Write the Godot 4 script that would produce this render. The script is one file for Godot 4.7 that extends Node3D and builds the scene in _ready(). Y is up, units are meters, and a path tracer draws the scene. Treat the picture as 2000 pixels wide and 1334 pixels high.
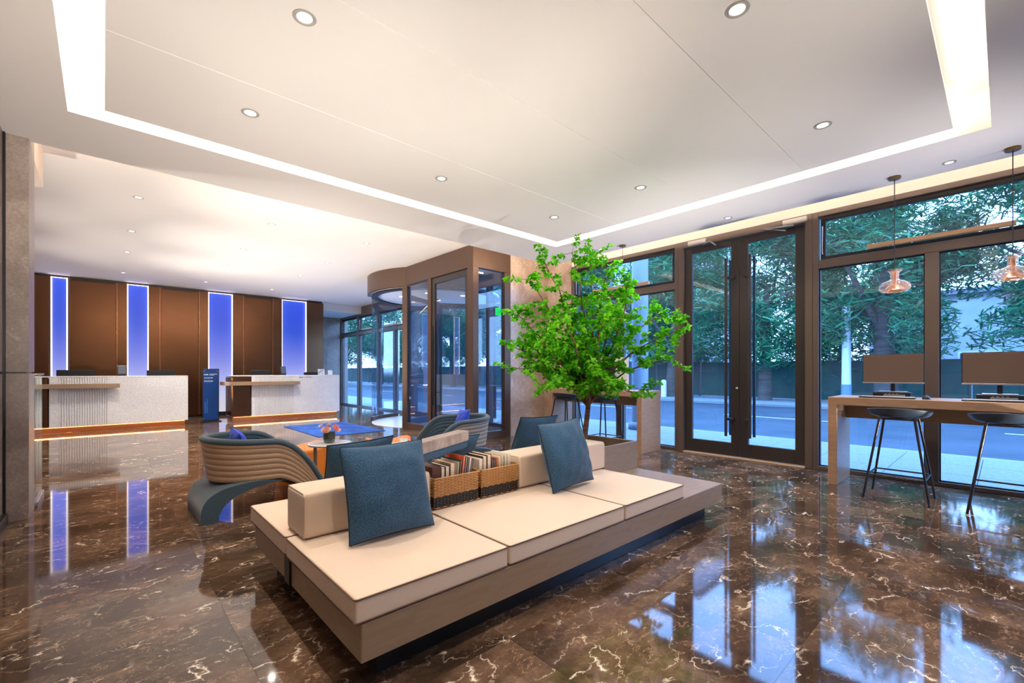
extends Node3D
# Hotel lobby: sofa island, lounge chairs, reception, revolving door and a glazed street front. Units are metres.

var rng := RandomNumberGenerator.new()
var mats := {}
var texs := {}
var counts := {}


class MB:
	# collects faces of one mesh; every face is wound so that its normal points the way it should
	var v := PackedVector3Array()
	var n := PackedVector3Array()
	var uv := PackedVector2Array()
	var ix := PackedInt32Array()

	func face(pts: Array, out: Vector3) -> MB:
		var nn: Vector3 = (pts[2] - pts[0]).cross(pts[1] - pts[0])
		if nn.length_squared() < 1e-16 and pts.size() > 3:
			nn = (pts[3] - pts[0]).cross(pts[2] - pts[0])
		var q := pts
		if nn.dot(out) < 0.0:
			q = pts.duplicate()
			q.reverse()
			nn = -nn
		nn = nn.normalized()
		var a := nn.abs()
		var b := v.size()
		for p in q:
			v.append(p)
			n.append(nn)
			uv.append(Vector2(p.x, p.z) if a.y >= a.x and a.y >= a.z else (Vector2(p.z, -p.y) if a.x >= a.z else Vector2(p.x, -p.y)))
		for i in range(1, q.size() - 1):
			ix.append_array([b, b + i, b + i + 1])
		return self

	func box(lo: Vector3, hi: Vector3) -> MB:
		var c := [lo, hi]
		for ax in 3:
			for s in 2:
				var pts := []
				for k in [[0, 0], [0, 1], [1, 1], [1, 0]]:
					var p := Vector3.ZERO
					p[ax] = c[s][ax]
					p[(ax + 1) % 3] = c[k[0]][(ax + 1) % 3]
					p[(ax + 2) % 3] = c[k[1]][(ax + 2) % 3]
					pts.append(p)
				var o := Vector3.ZERO
				o[ax] = 1.0 if s == 1 else -1.0
				face(pts, o)
		return self

	func cbox(lo: Vector3, hi: Vector3, ch: float) -> MB:
		# box with chamfered edges
		var c := (lo + hi) / 2
		var h := (hi - lo) / 2
		var e := minf(ch, minf(h.x, minf(h.y, h.z)) * 0.49)
		var pt := func(sx: int, sy: int, sz: int, ax: int) -> Vector3:
			var s := Vector3(sx, sy, sz)
			var r := Vector3.ZERO
			for k in 3:
				r[k] = c[k] + s[k] * (h[k] - (0.0 if k == ax else e))
			return r
		for ax in 3:
			var a1 := (ax + 1) % 3
			var a2 := (ax + 2) % 3
			for s in [-1, 1]:
				var pts := []
				for k in [[-1, -1], [-1, 1], [1, 1], [1, -1]]:
					var sg := [0, 0, 0]
					sg[ax] = s
					sg[a1] = k[0]
					sg[a2] = k[1]
					pts.append(pt.call(sg[0], sg[1], sg[2], ax))
				var o := Vector3.ZERO
				o[ax] = s
				face(pts, o)
			# edges running along ax
			for s1 in [-1, 1]:
				for s2 in [-1, 1]:
					var pts2 := []
					for k in [[-1, a1], [1, a1], [1, a2], [-1, a2]]:
						var sg := [0, 0, 0]
						sg[ax] = k[0]
						sg[a1] = s1
						sg[a2] = s2
						pts2.append(pt.call(sg[0], sg[1], sg[2], k[1]))
					var o := Vector3.ZERO
					o[a1] = s1
					o[a2] = s2
					face(pts2, o)
		for sx in [-1, 1]:
			for sy in [-1, 1]:
				for sz in [-1, 1]:
					face([pt.call(sx, sy, sz, 0), pt.call(sx, sy, sz, 1), pt.call(sx, sy, sz, 2)], Vector3(sx, sy, sz))
		return self

	func grid(rows: Array, wrap_i := false, wrap_j := false, us := 1.0, vs := 1.0) -> MB:
		# a smooth sheet through rows of points
		var b := v.size()
		var ni := rows.size()
		var nj: int = rows[0].size()
		for i in ni:
			for j in nj:
				v.append(rows[i][j])
				n.append(Vector3.ZERO)
				uv.append(Vector2(us * j / maxf(1.0, nj - 1.0), vs * i / maxf(1.0, ni - 1.0)))
		for i in (ni if wrap_i else ni - 1):
			for j in (nj if wrap_j else nj - 1):
				var p0 := b + i * nj + j
				var p1 := b + i * nj + (j + 1) % nj
				var p2 := b + ((i + 1) % ni) * nj + (j + 1) % nj
				var p3 := b + ((i + 1) % ni) * nj + j
				for t in [[p0, p1, p2], [p0, p2, p3]]:
					var nn: Vector3 = (v[t[2]] - v[t[0]]).cross(v[t[1]] - v[t[0]])
					for k in t:
						n[k] += nn
					ix.append_array(t)
		for k in range(b, v.size()):
			n[k] = n[k].normalized() if n[k].length_squared() > 1e-20 else Vector3.UP
		return self

	func tube(path: Array, rad, sides := 8, cap := true) -> MB:
		# rad: one radius, or one for each point
		var rows := []
		var up := Vector3.UP
		var last := path.size() - 1
		var side := Vector3.ZERO
		for i in path.size():
			var d: Vector3 = (path[mini(i + 1, last)] - path[maxi(i - 1, 0)]).normalized()
			if side == Vector3.ZERO:
				side = d.cross(up if absf(d.dot(up)) < 0.95 else Vector3.RIGHT).normalized()
			else:
				side = (side - d * side.dot(d)).normalized()
			var oth := d.cross(side)
			var r: float = rad[i] if rad is Array else rad
			var row := PackedVector3Array()
			for k in sides:
				var a := TAU * k / sides
				row.append(path[i] + (side * cos(a) + oth * sin(a)) * r)
			rows.append(row)
		grid(rows, false, true)
		if cap:
			for e in [0, last]:
				var d2: Vector3 = path[0] - path[1] if e == 0 else path[last] - path[last - 1]
				face(Array(rows[e]), d2)
		return self

	func lathe(prof: Array, seg := 24, c := Vector3.ZERO) -> MB:
		# prof: Vector2(radius, height) from the bottom up
		var rows := []
		for p in prof:
			var row := PackedVector3Array()
			for k in seg:
				var a := TAU * k / seg
				row.append(c + Vector3(cos(a) * p.x, p.y, sin(a) * p.x))
			rows.append(row)
		return grid(rows, false, true, 1.0, 1.0)

	func prism(poly: PackedVector2Array, o: Vector3, ud: Vector3, vd: Vector3, wd: Vector3) -> MB:
		# outline in the plane (ud, vd), pushed along wd
		var t := Geometry2D.triangulate_polygon(poly)
		var mid := Vector2.ZERO
		for p in poly:
			mid += p / poly.size()
		for s in 2:
			for i in range(0, t.size(), 3):
				var pts := []
				for k in 3:
					var p := poly[t[i + k]]
					pts.append(o + ud * p.x + vd * p.y + wd * s)
				face(pts, wd * (1 if s == 1 else -1))
		var area := 0.0
		for i in poly.size():
			area += poly[i].cross(poly[(i + 1) % poly.size()])
		for i in poly.size():
			var p := poly[i]
			var q := poly[(i + 1) % poly.size()]
			var e := q - p
			if e.length() < 1e-6:
				continue
			var on := Vector2(e.y, -e.x) * signf(area)
			face([o + ud * p.x + vd * p.y, o + ud * q.x + vd * q.y, o + ud * q.x + vd * q.y + wd, o + ud * p.x + vd * p.y + wd], ud * on.x + vd * on.y)
		return self

	func rbox(lo: Vector3, hi: Vector3, r: float, puff := 0.0, cuts := 6) -> MB:
		# upholstered block: rounded edges, the top slightly swollen by puff
		var c := (lo + hi) / 2
		var h := (hi - lo) / 2
		for ax in 3:
			var a1 := (ax + 1) % 3
			var a2 := (ax + 2) % 3
			for s in [-1, 1]:
				var rows := []
				for u in MB.stops(h[a1], r, cuts):
					var row := PackedVector3Array()
					for w in MB.stops(h[a2], r, cuts):
						var p := Vector3.ZERO
						p[ax] = s * h[ax]
						p[a1] = u * s
						p[a2] = w
						var inn := p.clamp(-(h - Vector3.ONE * r), h - Vector3.ONE * r)
						var q := inn + (p - inn).normalized() * r
						if puff != 0.0 and q.y > 0:
							q.y += puff * (1 - pow(q.x / h.x, 2)) * (1 - pow(q.z / h.z, 2))
						row.append(c + q)
					rows.append(row)
				grid(rows)
		return self

	static func stops(h: float, r: float, cuts: int) -> Array:
		var a := []
		for k in 4:
			a.append(-h + r * (1 - cos(k / 3.0 * PI / 2)) if k < 3 else -h + r)
		for k in range(1, cuts):
			a.append(lerpf(-h + r, h - r, float(k) / cuts))
		for k in range(3, -1, -1):
			a.append(-a[k])
		return a

	func add(o: MB, t := Transform3D.IDENTITY) -> MB:
		var b := v.size()
		for k in o.v.size():
			v.append(t * o.v[k])
			n.append((t.basis * o.n[k]).normalized())
			uv.append(o.uv[k])
		for k in o.ix:
			ix.append(b + k)
		return self

	func mesh() -> ArrayMesh:
		var a := []
		a.resize(Mesh.ARRAY_MAX)
		a[Mesh.ARRAY_VERTEX] = v
		a[Mesh.ARRAY_NORMAL] = n
		a[Mesh.ARRAY_TEX_UV] = uv
		a[Mesh.ARRAY_INDEX] = ix
		var m := ArrayMesh.new()
		m.add_surface_from_arrays(Mesh.PRIMITIVE_TRIANGLES, a)
		return m


func V(x: float, y: float, z: float) -> Vector3:
	return Vector3(x, y, z)


func numbered(called: String) -> String:
	var k: int = counts.get(called, 0)
	counts[called] = k + 1
	return called if k == 0 else "%s_%03d" % [called, k]


func tag(o: Node3D, label: String, category: String, group := "", kind := "") -> Node3D:
	if label:
		o.set_meta("label", label)
	if category:
		o.set_meta("category", category)
	if group:
		o.set_meta("group", group)
	if kind:
		o.set_meta("kind", kind)
	return o


func thing(called: String, label: String, category: String, at := Vector3.ZERO, turn := 0.0, group := "", kind := "") -> Node3D:
	var o := Node3D.new()
	o.name = numbered(called)
	add_child(o)
	o.position = at
	o.rotation.y = turn
	return tag(o, label, category, group, kind)


func part(parent: Node, called: String, m, mat: Material, at := Vector3.ZERO, label := "") -> MeshInstance3D:
	var o := MeshInstance3D.new()
	o.mesh = m.mesh() if m is MB else m
	o.material_override = mat
	o.position = at
	if parent == self:
		o.name = numbered(called)
		add_child(o)
	else:
		o.name = called
		parent.add_child(o, true)
	if label:
		o.set_meta("label", label)
	return o


func copy_of(src: Node3D, at: Vector3, turn: float, label := "") -> Node3D:
	var base := String(src.name)
	if base.length() > 4 and base.substr(base.length() - 4, 1) == "_" and base.right(3).is_valid_int():
		base = base.left(base.length() - 4)
	var o: Node3D = src.duplicate()
	o.name = numbered(base)
	add_child(o)
	o.position = at
	o.rotation.y = turn
	if label:
		o.set_meta("label", label)
	return o


func cb(lo: Vector3, hi: Vector3, ch := 0.003) -> MB:
	return MB.new().cbox(lo, hi, ch)


func bx(lo: Vector3, hi: Vector3) -> MB:
	return MB.new().box(lo, hi)


# ---------- textures and materials ----------

func noise_img(w: int, h: int, sd: int, freq: float, oct := 4, kind := FastNoiseLite.TYPE_SIMPLEX_SMOOTH, warp := 0.0, sx := 1.0) -> PackedByteArray:
	var f := FastNoiseLite.new()
	f.seed = sd
	f.noise_type = kind
	f.frequency = freq
	f.fractal_octaves = oct
	if warp > 0.0:
		f.domain_warp_enabled = true
		f.domain_warp_amplitude = warp
		f.domain_warp_frequency = freq * 1.5
		f.domain_warp_fractal_octaves = 3
	var im: Image
	if sx != 1.0:
		im = f.get_image(int(w / sx), h, false, false, false)
		im.resize(w, h, Image.INTERPOLATE_CUBIC)
	else:
		im = f.get_image(w, h, false, false, false)
	im.convert(Image.FORMAT_L8)
	return im.get_data()


func seamless_tex(sd: int, freq: float, oct: int, size := 256, lo := 0.0, hi := 1.0, sx := 1.0) -> ImageTexture:
	var f := FastNoiseLite.new()
	f.seed = sd
	f.noise_type = FastNoiseLite.TYPE_SIMPLEX_SMOOTH
	f.frequency = freq
	f.fractal_octaves = oct
	var im := f.get_seamless_image(int(size / sx), size)
	im.convert(Image.FORMAT_L8)
	if sx != 1.0:
		im.resize(size, size, Image.INTERPOLATE_CUBIC)
	var d := im.get_data()
	var o := PackedByteArray()
	o.resize(d.size())
	for k in d.size():
		o[k] = int(clampf(lerpf(lo, hi, d[k] / 255.0), 0, 1) * 255)
	return ImageTexture.create_from_image(Image.create_from_data(size, size, false, Image.FORMAT_L8, o))


func marble(w: int, sd: int, deep: Color, mid: Color, pale: Color, vein: Color, thin: Color, stretch: float, amount: float, q := 1.0) -> ImageTexture:
	# stone: cloudy ground, broken bright veins, a net of fine threads
	var a := noise_img(w, w, sd, 3.2 * q / w, 5, FastNoiseLite.TYPE_SIMPLEX_SMOOTH, 90.0, stretch)
	var b := noise_img(w, w, sd + 1, 13.0 * q / w, 5, FastNoiseLite.TYPE_SIMPLEX_SMOOTH, 40.0, stretch)
	var c := noise_img(w, w, sd + 2, 5.0 * q / w, 3, FastNoiseLite.TYPE_SIMPLEX_SMOOTH, 60.0, stretch)
	var d := noise_img(w, w, sd + 3, 11.0 * q / w, 3, FastNoiseLite.TYPE_SIMPLEX_SMOOTH, 45.0, stretch)
	var h := noise_img(w, w, sd + 6, 20.0 * q / w, 2, FastNoiseLite.TYPE_SIMPLEX_SMOOTH, 30.0, stretch)
	var e2 := noise_img(w, w, sd + 7, 8.0 / w, 3)
	var e := noise_img(w, w, sd + 4, 5.0 / w, 3)
	var g := noise_img(w, w, sd + 5, 70.0 / w, 3)
	var o := PackedByteArray()
	o.resize(w * w * 3)
	var inv := 1.0 / 255.0
	for k in w * w:
		var t := clampf((a[k] * inv - 0.28) * 1.9, 0.0, 1.0)
		var u := clampf((b[k] * inv - 0.3) * 2.0, 0.0, 1.0)
		var r := lerpf(deep.r, mid.r, t)
		var gg := lerpf(deep.g, mid.g, t)
		var bb := lerpf(deep.b, mid.b, t)
		var pu := u * u * (0.15 + 0.45 * t)
		r = lerpf(r, pale.r, pu)
		gg = lerpf(gg, pale.g, pu)
		bb = lerpf(bb, pale.b, pu)
		var gr := 0.9 + 0.2 * (g[k] * inv)
		r *= gr
		gg *= gr
		bb *= gr
		var brk := clampf((e[k] * inv - 0.34) * 4.0, 0.0, 1.0)
		var brk2 := clampf((e2[k] * inv - 0.38) * 4.5, 0.0, 1.0)
		var vm := clampf(1.35 - absf(c[k] - 127.5) * inv * 115.0, 0.0, 1.0) * brk2 * amount
		var tm := clampf(1.2 - absf(d[k] - 127.5) * inv * 80.0, 0.0, 1.0) * brk * amount * 0.8
		tm = maxf(tm, clampf(1.1 - absf(h[k] - 127.5) * inv * 55.0, 0.0, 1.0) * (1.0 - brk2) * amount * 0.45)
		r = lerpf(lerpf(r, thin.r, tm), vein.r, vm)
		gg = lerpf(lerpf(gg, thin.g, tm), vein.g, vm)
		bb = lerpf(lerpf(bb, thin.b, tm), vein.b, vm)
		o[k * 3] = int(clampf(r, 0.0, 1.0) * 255)
		o[k * 3 + 1] = int(clampf(gg, 0.0, 1.0) * 255)
		o[k * 3 + 2] = int(clampf(bb, 0.0, 1.0) * 255)
	return ImageTexture.create_from_image(Image.create_from_data(w, w, false, Image.FORMAT_RGB8, o))


func weave_tex(size: int, sd: int, period: int) -> ImageTexture:
	# cloth: threads over and under, each thread of its own tone
	var r := RandomNumberGenerator.new()
	r.seed = sd
	var warp := []
	var weft := []
	for k in size:
		warp.append(r.randf())
		weft.append(r.randf())
	var nz := noise_img(size, size, sd, 30.0 / size, 4)
	var o := PackedByteArray()
	o.resize(size * size)
	for y in size:
		for x in size:
			var tx := x / period
			var ty := y / period
			var over := (tx + ty) % 2 == 0
			var ph := sin((y % period + 0.5) / period * PI) if over else sin((x % period + 0.5) / period * PI)
			var tone: float = warp[tx] if over else weft[ty]
			o[y * size + x] = int(clampf(0.32 + 0.2 * ph + 0.08 * tone + 0.75 * (nz[y * size + x] / 255.0 - 0.42), 0, 1) * 255)
	return ImageTexture.create_from_image(Image.create_from_data(size, size, false, Image.FORMAT_L8, o))


func ramp(src: ImageTexture, a: Color, b: Color) -> ImageTexture:
	# two colours mixed by a grey pattern
	var im := src.get_image()
	var d := im.get_data()
	var o := PackedByteArray()
	o.resize(d.size() * 3)
	for k in d.size():
		var t := d[k] / 255.0
		o[k * 3] = int(lerpf(a.r, b.r, t) * 255)
		o[k * 3 + 1] = int(lerpf(a.g, b.g, t) * 255)
		o[k * 3 + 2] = int(lerpf(a.b, b.b, t) * 255)
	return ImageTexture.create_from_image(Image.create_from_data(im.get_width(), im.get_height(), false, Image.FORMAT_RGB8, o))


func rgb(r: int, g: int, b: int) -> Color:
	return Color(r / 255.0, g / 255.0, b / 255.0)


func mat(called: String, col: Color, rough := 0.5, metal := 0.0, o := {}) -> StandardMaterial3D:
	var m := StandardMaterial3D.new()
	m.resource_name = called
	m.albedo_color = col
	m.roughness = rough
	m.metallic = metal
	if o.has("tex"):
		m.albedo_color = Color.WHITE
		m.albedo_texture = o.tex
	if o.has("scale"):
		m.uv1_triplanar = true
		m.uv1_world_triplanar = o.get("world", false)
		m.uv1_scale = o.scale if o.scale is Vector3 else Vector3.ONE * o.scale
		m.uv1_triplanar_sharpness = 8.0
	if o.has("uvs"):
		m.uv1_scale = o.uvs
	if o.has("bump"):
		m.heightmap_enabled = true
		m.heightmap_texture = o.bump
		m.heightmap_scale = o.get("depth", 0.1)
	if o.has("spec"):
		m.metallic_specular = o.spec
	if o.has("coat"):
		m.clearcoat_enabled = true
		m.clearcoat = o.coat
		m.clearcoat_roughness = o.get("coat_rough", 0.03)
	if o.has("sheen"):
		m.rim_enabled = true
		m.rim = o.sheen
		m.rim_tint = 0.6
	if o.has("alpha"):
		m.transparency = BaseMaterial3D.TRANSPARENCY_ALPHA
		m.albedo_color.a = o.alpha
	if o.has("glow"):
		m.emission_enabled = true
		m.emission = o.get("glow_color", col)
		m.emission_energy_multiplier = o.glow
	if o.has("back"):
		m.backlight_enabled = true
		m.backlight = o.back
	if o.has("aniso"):
		m.anisotropy_enabled = true
		m.anisotropy = o.aniso
	if o.has("vcol"):
		m.vertex_color_use_as_albedo = true
	mats[called] = m
	return m


func make_materials() -> void:
	var grain := seamless_tex(5, 0.02, 4, 512, 0.0, 1.0, 8.0)
	var fine := seamless_tex(9, 0.09, 4, 256)
	var soft := seamless_tex(12, 0.012, 4, 256)
	var wv := weave_tex(256, 3, 4)
	texs.weave = wv
	texs.fine = fine
	mat("ceiling_paint", rgb(236, 233, 228), 0.85)
	mat("wall_paint", rgb(228, 222, 214), 0.8)
	mat("beige_paint", rgb(234, 220, 206), 0.7)
	var stone := marble(1664, 21, rgb(60, 45, 35), rgb(112, 87, 68), rgb(158, 130, 106), rgb(248, 234, 214), rgb(202, 168, 134), 1.6, 1.0, 1.7)
	for k in 4:
		mat("floor_stone_%d" % k, Color.WHITE, 0.05, 0.0, {"tex": stone, "spec": 0.56})
	mat("grout", rgb(38, 30, 26), 0.6)
	var beige_stone := marble(768, 51, rgb(178, 155, 137), rgb(206, 184, 166), rgb(226, 208, 192), rgb(242, 228, 214), rgb(150, 124, 106), 1.0, 0.8)
	mat("beige_stone", Color.WHITE, 0.22, 0.0, {"tex": beige_stone, "scale": 0.55, "world": true})
	var grey_stone := marble(768, 71, rgb(138, 124, 115), rgb(164, 149, 139), rgb(184, 169, 158), rgb(206, 193, 184), rgb(126, 112, 104), 1.0, 0.5)
	mat("grey_stone", Color.WHITE, 0.3, 0.0, {"tex": grey_stone, "scale": 0.5, "world": true})
	var white_stone := marble(768, 91, rgb(228, 230, 233), rgb(236, 238, 240), rgb(242, 243, 244), rgb(196, 199, 204), rgb(212, 215, 220), 1.6, 0.55)
	mat("white_stone", Color.WHITE, 0.18, 0.0, {"tex": white_stone, "scale": 0.45, "world": true})
	mat("brown_laminate", Color.WHITE, 0.38, 0.0, {"tex": ramp(grain, rgb(150, 124, 99), rgb(163, 137, 111)), "scale": 2.6})
	mat("pale_laminate", Color.WHITE, 0.35, 0.0, {"tex": ramp(grain, rgb(178, 141, 112), rgb(194, 156, 126)), "scale": 2.6})
	mat("plinth_black", rgb(24, 24, 28), 0.3)
	mat("cream_cloth", Color.WHITE, 0.92, 0.0, {"tex": ramp(wv, rgb(206, 180, 157), rgb(248, 226, 204)), "scale": 11.0, "bump": wv, "depth": 0.04, "sheen": 0.3})
	mat("cream_piping", rgb(112, 84, 70), 0.8)
	mat("taupe_velvet", Color.WHITE, 0.7, 0.0, {"tex": ramp(soft, rgb(132, 112, 100), rgb(178, 158, 144)), "scale": 3.0, "sheen": 0.7})
	mat("denim_cloth", Color.WHITE, 0.9, 0.0, {"tex": ramp(wv, rgb(8, 36, 58), rgb(74, 118, 152)), "scale": 3.2, "bump": wv, "depth": 0.05, "sheen": 0.3})
	mat("denim_piping", rgb(24, 44, 62), 0.8)
	mat("royal_cloth", Color.WHITE, 0.8, 0.0, {"tex": ramp(fine, rgb(8, 52, 190), rgb(30, 96, 240)), "scale": 3.0, "sheen": 0.3})
	mat("royal_rug", Color.WHITE, 0.95, 0.0, {"tex": ramp(soft, rgb(4, 40, 108), rgb(16, 88, 176)), "scale": Vector3(0.9, 0.9, 0.35), "bump": fine, "depth": 0.2})
	mat("orange_leather", Color.WHITE, 0.5, 0.0, {"tex": ramp(fine, rgb(232, 118, 12), rgb(250, 148, 40)), "scale": 4.0, "bump": fine, "depth": 0.03})
	mat("orange_patch", rgb(236, 132, 60), 0.7)
	mat("chair_leather", Color.WHITE, 0.45, 0.0, {"tex": ramp(fine, rgb(186, 153, 121), rgb(208, 175, 142)), "scale": 4.0, "bump": fine, "depth": 0.02})
	mat("chair_velvet", Color.WHITE, 0.75, 0.0, {"tex": ramp(fine, rgb(46, 66, 78), rgb(74, 98, 112)), "scale": 3.0, "sheen": 0.6})
	mat("chair_trim", rgb(26, 33, 38), 0.6)
	mat("table_white", rgb(240, 236, 232), 0.2, 0.0, {"coat": 0.5})
	mat("table_leg", rgb(150, 122, 104), 0.4)
	mat("porcelain", rgb(248, 246, 244), 0.12)
	mat("coffee", rgb(70, 40, 22), 0.1)
	mat("frame_bronze", rgb(104, 90, 82), 0.42, 0.2, {"bump": fine, "depth": 0.01, "scale": 3.0})
	mat("frame_dark", rgb(58, 51, 48), 0.4, 0.2)
	mat("frame_black", rgb(18, 18, 20), 0.35)
	mat("rail_gold", rgb(206, 168, 130), 0.4, 0.15)
	mat("steel", rgb(206, 204, 200), 0.25, 0.9)
	mat("ring_grey", rgb(176, 174, 168), 0.4)
	mat("closer_grey", rgb(190, 188, 186), 0.35, 0.6)
	mat("chrome_dark", rgb(88, 84, 86), 0.2, 0.95)
	mat("glass", rgb(0, 58, 112), 0.0, 0.0, {"alpha": 0.17})
	mat("glass_door", rgb(0, 58, 112), 0.0, 0.0, {"alpha": 0.17})
	mat("glass_clear", rgb(200, 225, 225), 0.0, 0.0, {"alpha": 0.06})
	mat("glass_edge", rgb(150, 196, 196), 0.1, 0.0, {"alpha": 0.5})
	mat("copper_glass", rgb(240, 196, 172), 0.02, 0.0, {"alpha": 0.22, "spec": 0.9})
	mat("copper", rgb(226, 170, 140), 0.2, 0.95)
	mat("brass", rgb(150, 118, 72), 0.3, 0.85)
	mat("cable_black", rgb(22, 22, 24), 0.6)
	mat("panel_bronze", rgb(112, 78, 56), 0.26, 0.95, {"bump": seamless_tex(31, 0.05, 3, 256, 0.0, 1.0, 1.0), "depth": 0.02, "scale": Vector3(6, 0.25, 6)})
	mat("enclosure_bronze", rgb(92, 72, 60), 0.38, 0.4)
	mat("panel_dark", rgb(120, 82, 60), 0.35, 0.9)
	mat("bright_bronze", rgb(224, 158, 112), 0.22, 0.95)
	mat("stool_shell", rgb(44, 58, 74), 0.42)
	mat("screen_brown_reflection", rgb(112, 94, 84), 0.3)  # brown reflection of the room put into the colour of the dark screens
	mat("device_black", rgb(22, 24, 28), 0.35)
	mat("device_grey", rgb(92, 102, 118), 0.3)
	mat("device_silver", rgb(170, 172, 178), 0.3, 0.6)
	mat("key_white", rgb(206, 210, 220), 0.5)
	mat("card_white", rgb(232, 238, 242), 0.5)
	mat("sign_blue", rgb(0, 62, 138), 0.35)
	mat("sign_ink", rgb(206, 226, 244), 0.5)
	mat("sign_ink_pale", rgb(50, 128, 208), 0.5)
	mat("ink_dark", rgb(70, 78, 92), 0.5)
	mat("wicker_tan", Color.WHITE, 0.6, 0.0, {"tex": ramp(fine, rgb(176, 122, 66), rgb(222, 172, 110)), "scale": 9.0})
	mat("wicker_black", rgb(30, 29, 30), 0.5)
	mat("bark", Color.WHITE, 0.9, 0.0, {"tex": ramp(grain, rgb(84, 58, 44), rgb(140, 104, 82)), "scale": Vector3(3, 3, 3), "bump": fine, "depth": 0.5})
	mat("bark_street", Color.WHITE, 0.95, 0.0, {"tex": ramp(grain, rgb(52, 48, 46), rgb(96, 88, 80)), "scale": 0.8})
	mat("soil", rgb(62, 44, 34), 1.0, 0.0, {"bump": fine, "depth": 2.0, "scale": 4.0})
	mat("leaf", Color.WHITE, 0.5, 0.0, {"vcol": true, "back": Color(0.6, 0.9, 0.15)})
	for k in 3:
		mat("leaf_%d" % k, [rgb(96, 184, 28), rgb(136, 212, 40), rgb(66, 154, 24)][k], 0.5, 0.0, {"back": Color(0.6, 0.9, 0.15)})
	mat("leaf_street", Color.WHITE, 0.6, 0.0, {"vcol": true, "back": Color(0.3, 0.6, 0.3)})
	mat("rose_pink", rgb(246, 206, 200), 0.6, 0.0, {"back": Color(0.4, 0.25, 0.22)})
	mat("rose_blush", rgb(244, 178, 176), 0.6, 0.0, {"back": Color(0.4, 0.2, 0.2)})
	mat("rose_cream", rgb(244, 232, 212), 0.6, 0.0, {"back": Color(0.4, 0.36, 0.3)})
	mat("vase_glass", rgb(70, 84, 68), 0.05, 0.0, {"alpha": 0.55})
	mat("vase_stems", rgb(52, 78, 40), 0.6)
	mat("led_warm", rgb(255, 238, 222), 0.5, 0.0, {"glow": 3.0})
	mat("led_white", rgb(255, 244, 236), 0.5, 0.0, {"glow": 2.0})
	mat("led_amber", rgb(255, 178, 110), 0.5, 0.0, {"glow": 2.6})
	mat("bulb_glow", rgb(255, 246, 230), 0.5, 0.0, {"glow": 2.2})
	mat("exit_green", rgb(20, 220, 90), 0.5, 0.0, {"glow": 1.2})
	mat("red_button", rgb(214, 34, 34), 0.4)
	mat("paving", Color.WHITE, 0.8, 0.0, {"tex": ramp(fine, rgb(112, 120, 128), rgb(150, 157, 164)), "scale": 0.9, "world": true})
	mat("kerb", rgb(138, 142, 146), 0.8)
	mat("asphalt", Color.WHITE, 0.75, 0.0, {"tex": ramp(soft, rgb(46, 60, 72), rgb(66, 80, 92)), "scale": 0.18, "world": true})
	mat("road_paint", rgb(206, 208, 206), 0.7)
	mat("fence_green", Color.WHITE, 0.8, 0.0, {"tex": ramp(soft, rgb(16, 52, 44), rgb(28, 72, 60)), "scale": 0.4, "world": true})
	mat("pole_paint", rgb(214, 220, 226), 0.5)
	mat("pole_band", rgb(96, 128, 164), 0.5)
	mat("house_wall", Color.WHITE, 0.85, 0.0, {"tex": ramp(soft, rgb(176, 186, 200), rgb(206, 214, 224)), "scale": 0.2, "world": true})
	mat("house_window", rgb(56, 76, 100), 0.15)
	mat("column_paint", rgb(120, 134, 150), 0.6)
	mat("tree_stone", rgb(206, 206, 204), 0.25)
	mat("book_brown", rgb(104, 62, 46), 0.6)
	mat("book_page", Color.WHITE, 0.9, 0.0, {"tex": ramp(grain, rgb(222, 200, 168), rgb(250, 236, 212)), "scale": 14.0})


const E_DOWN := 1.9


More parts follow.
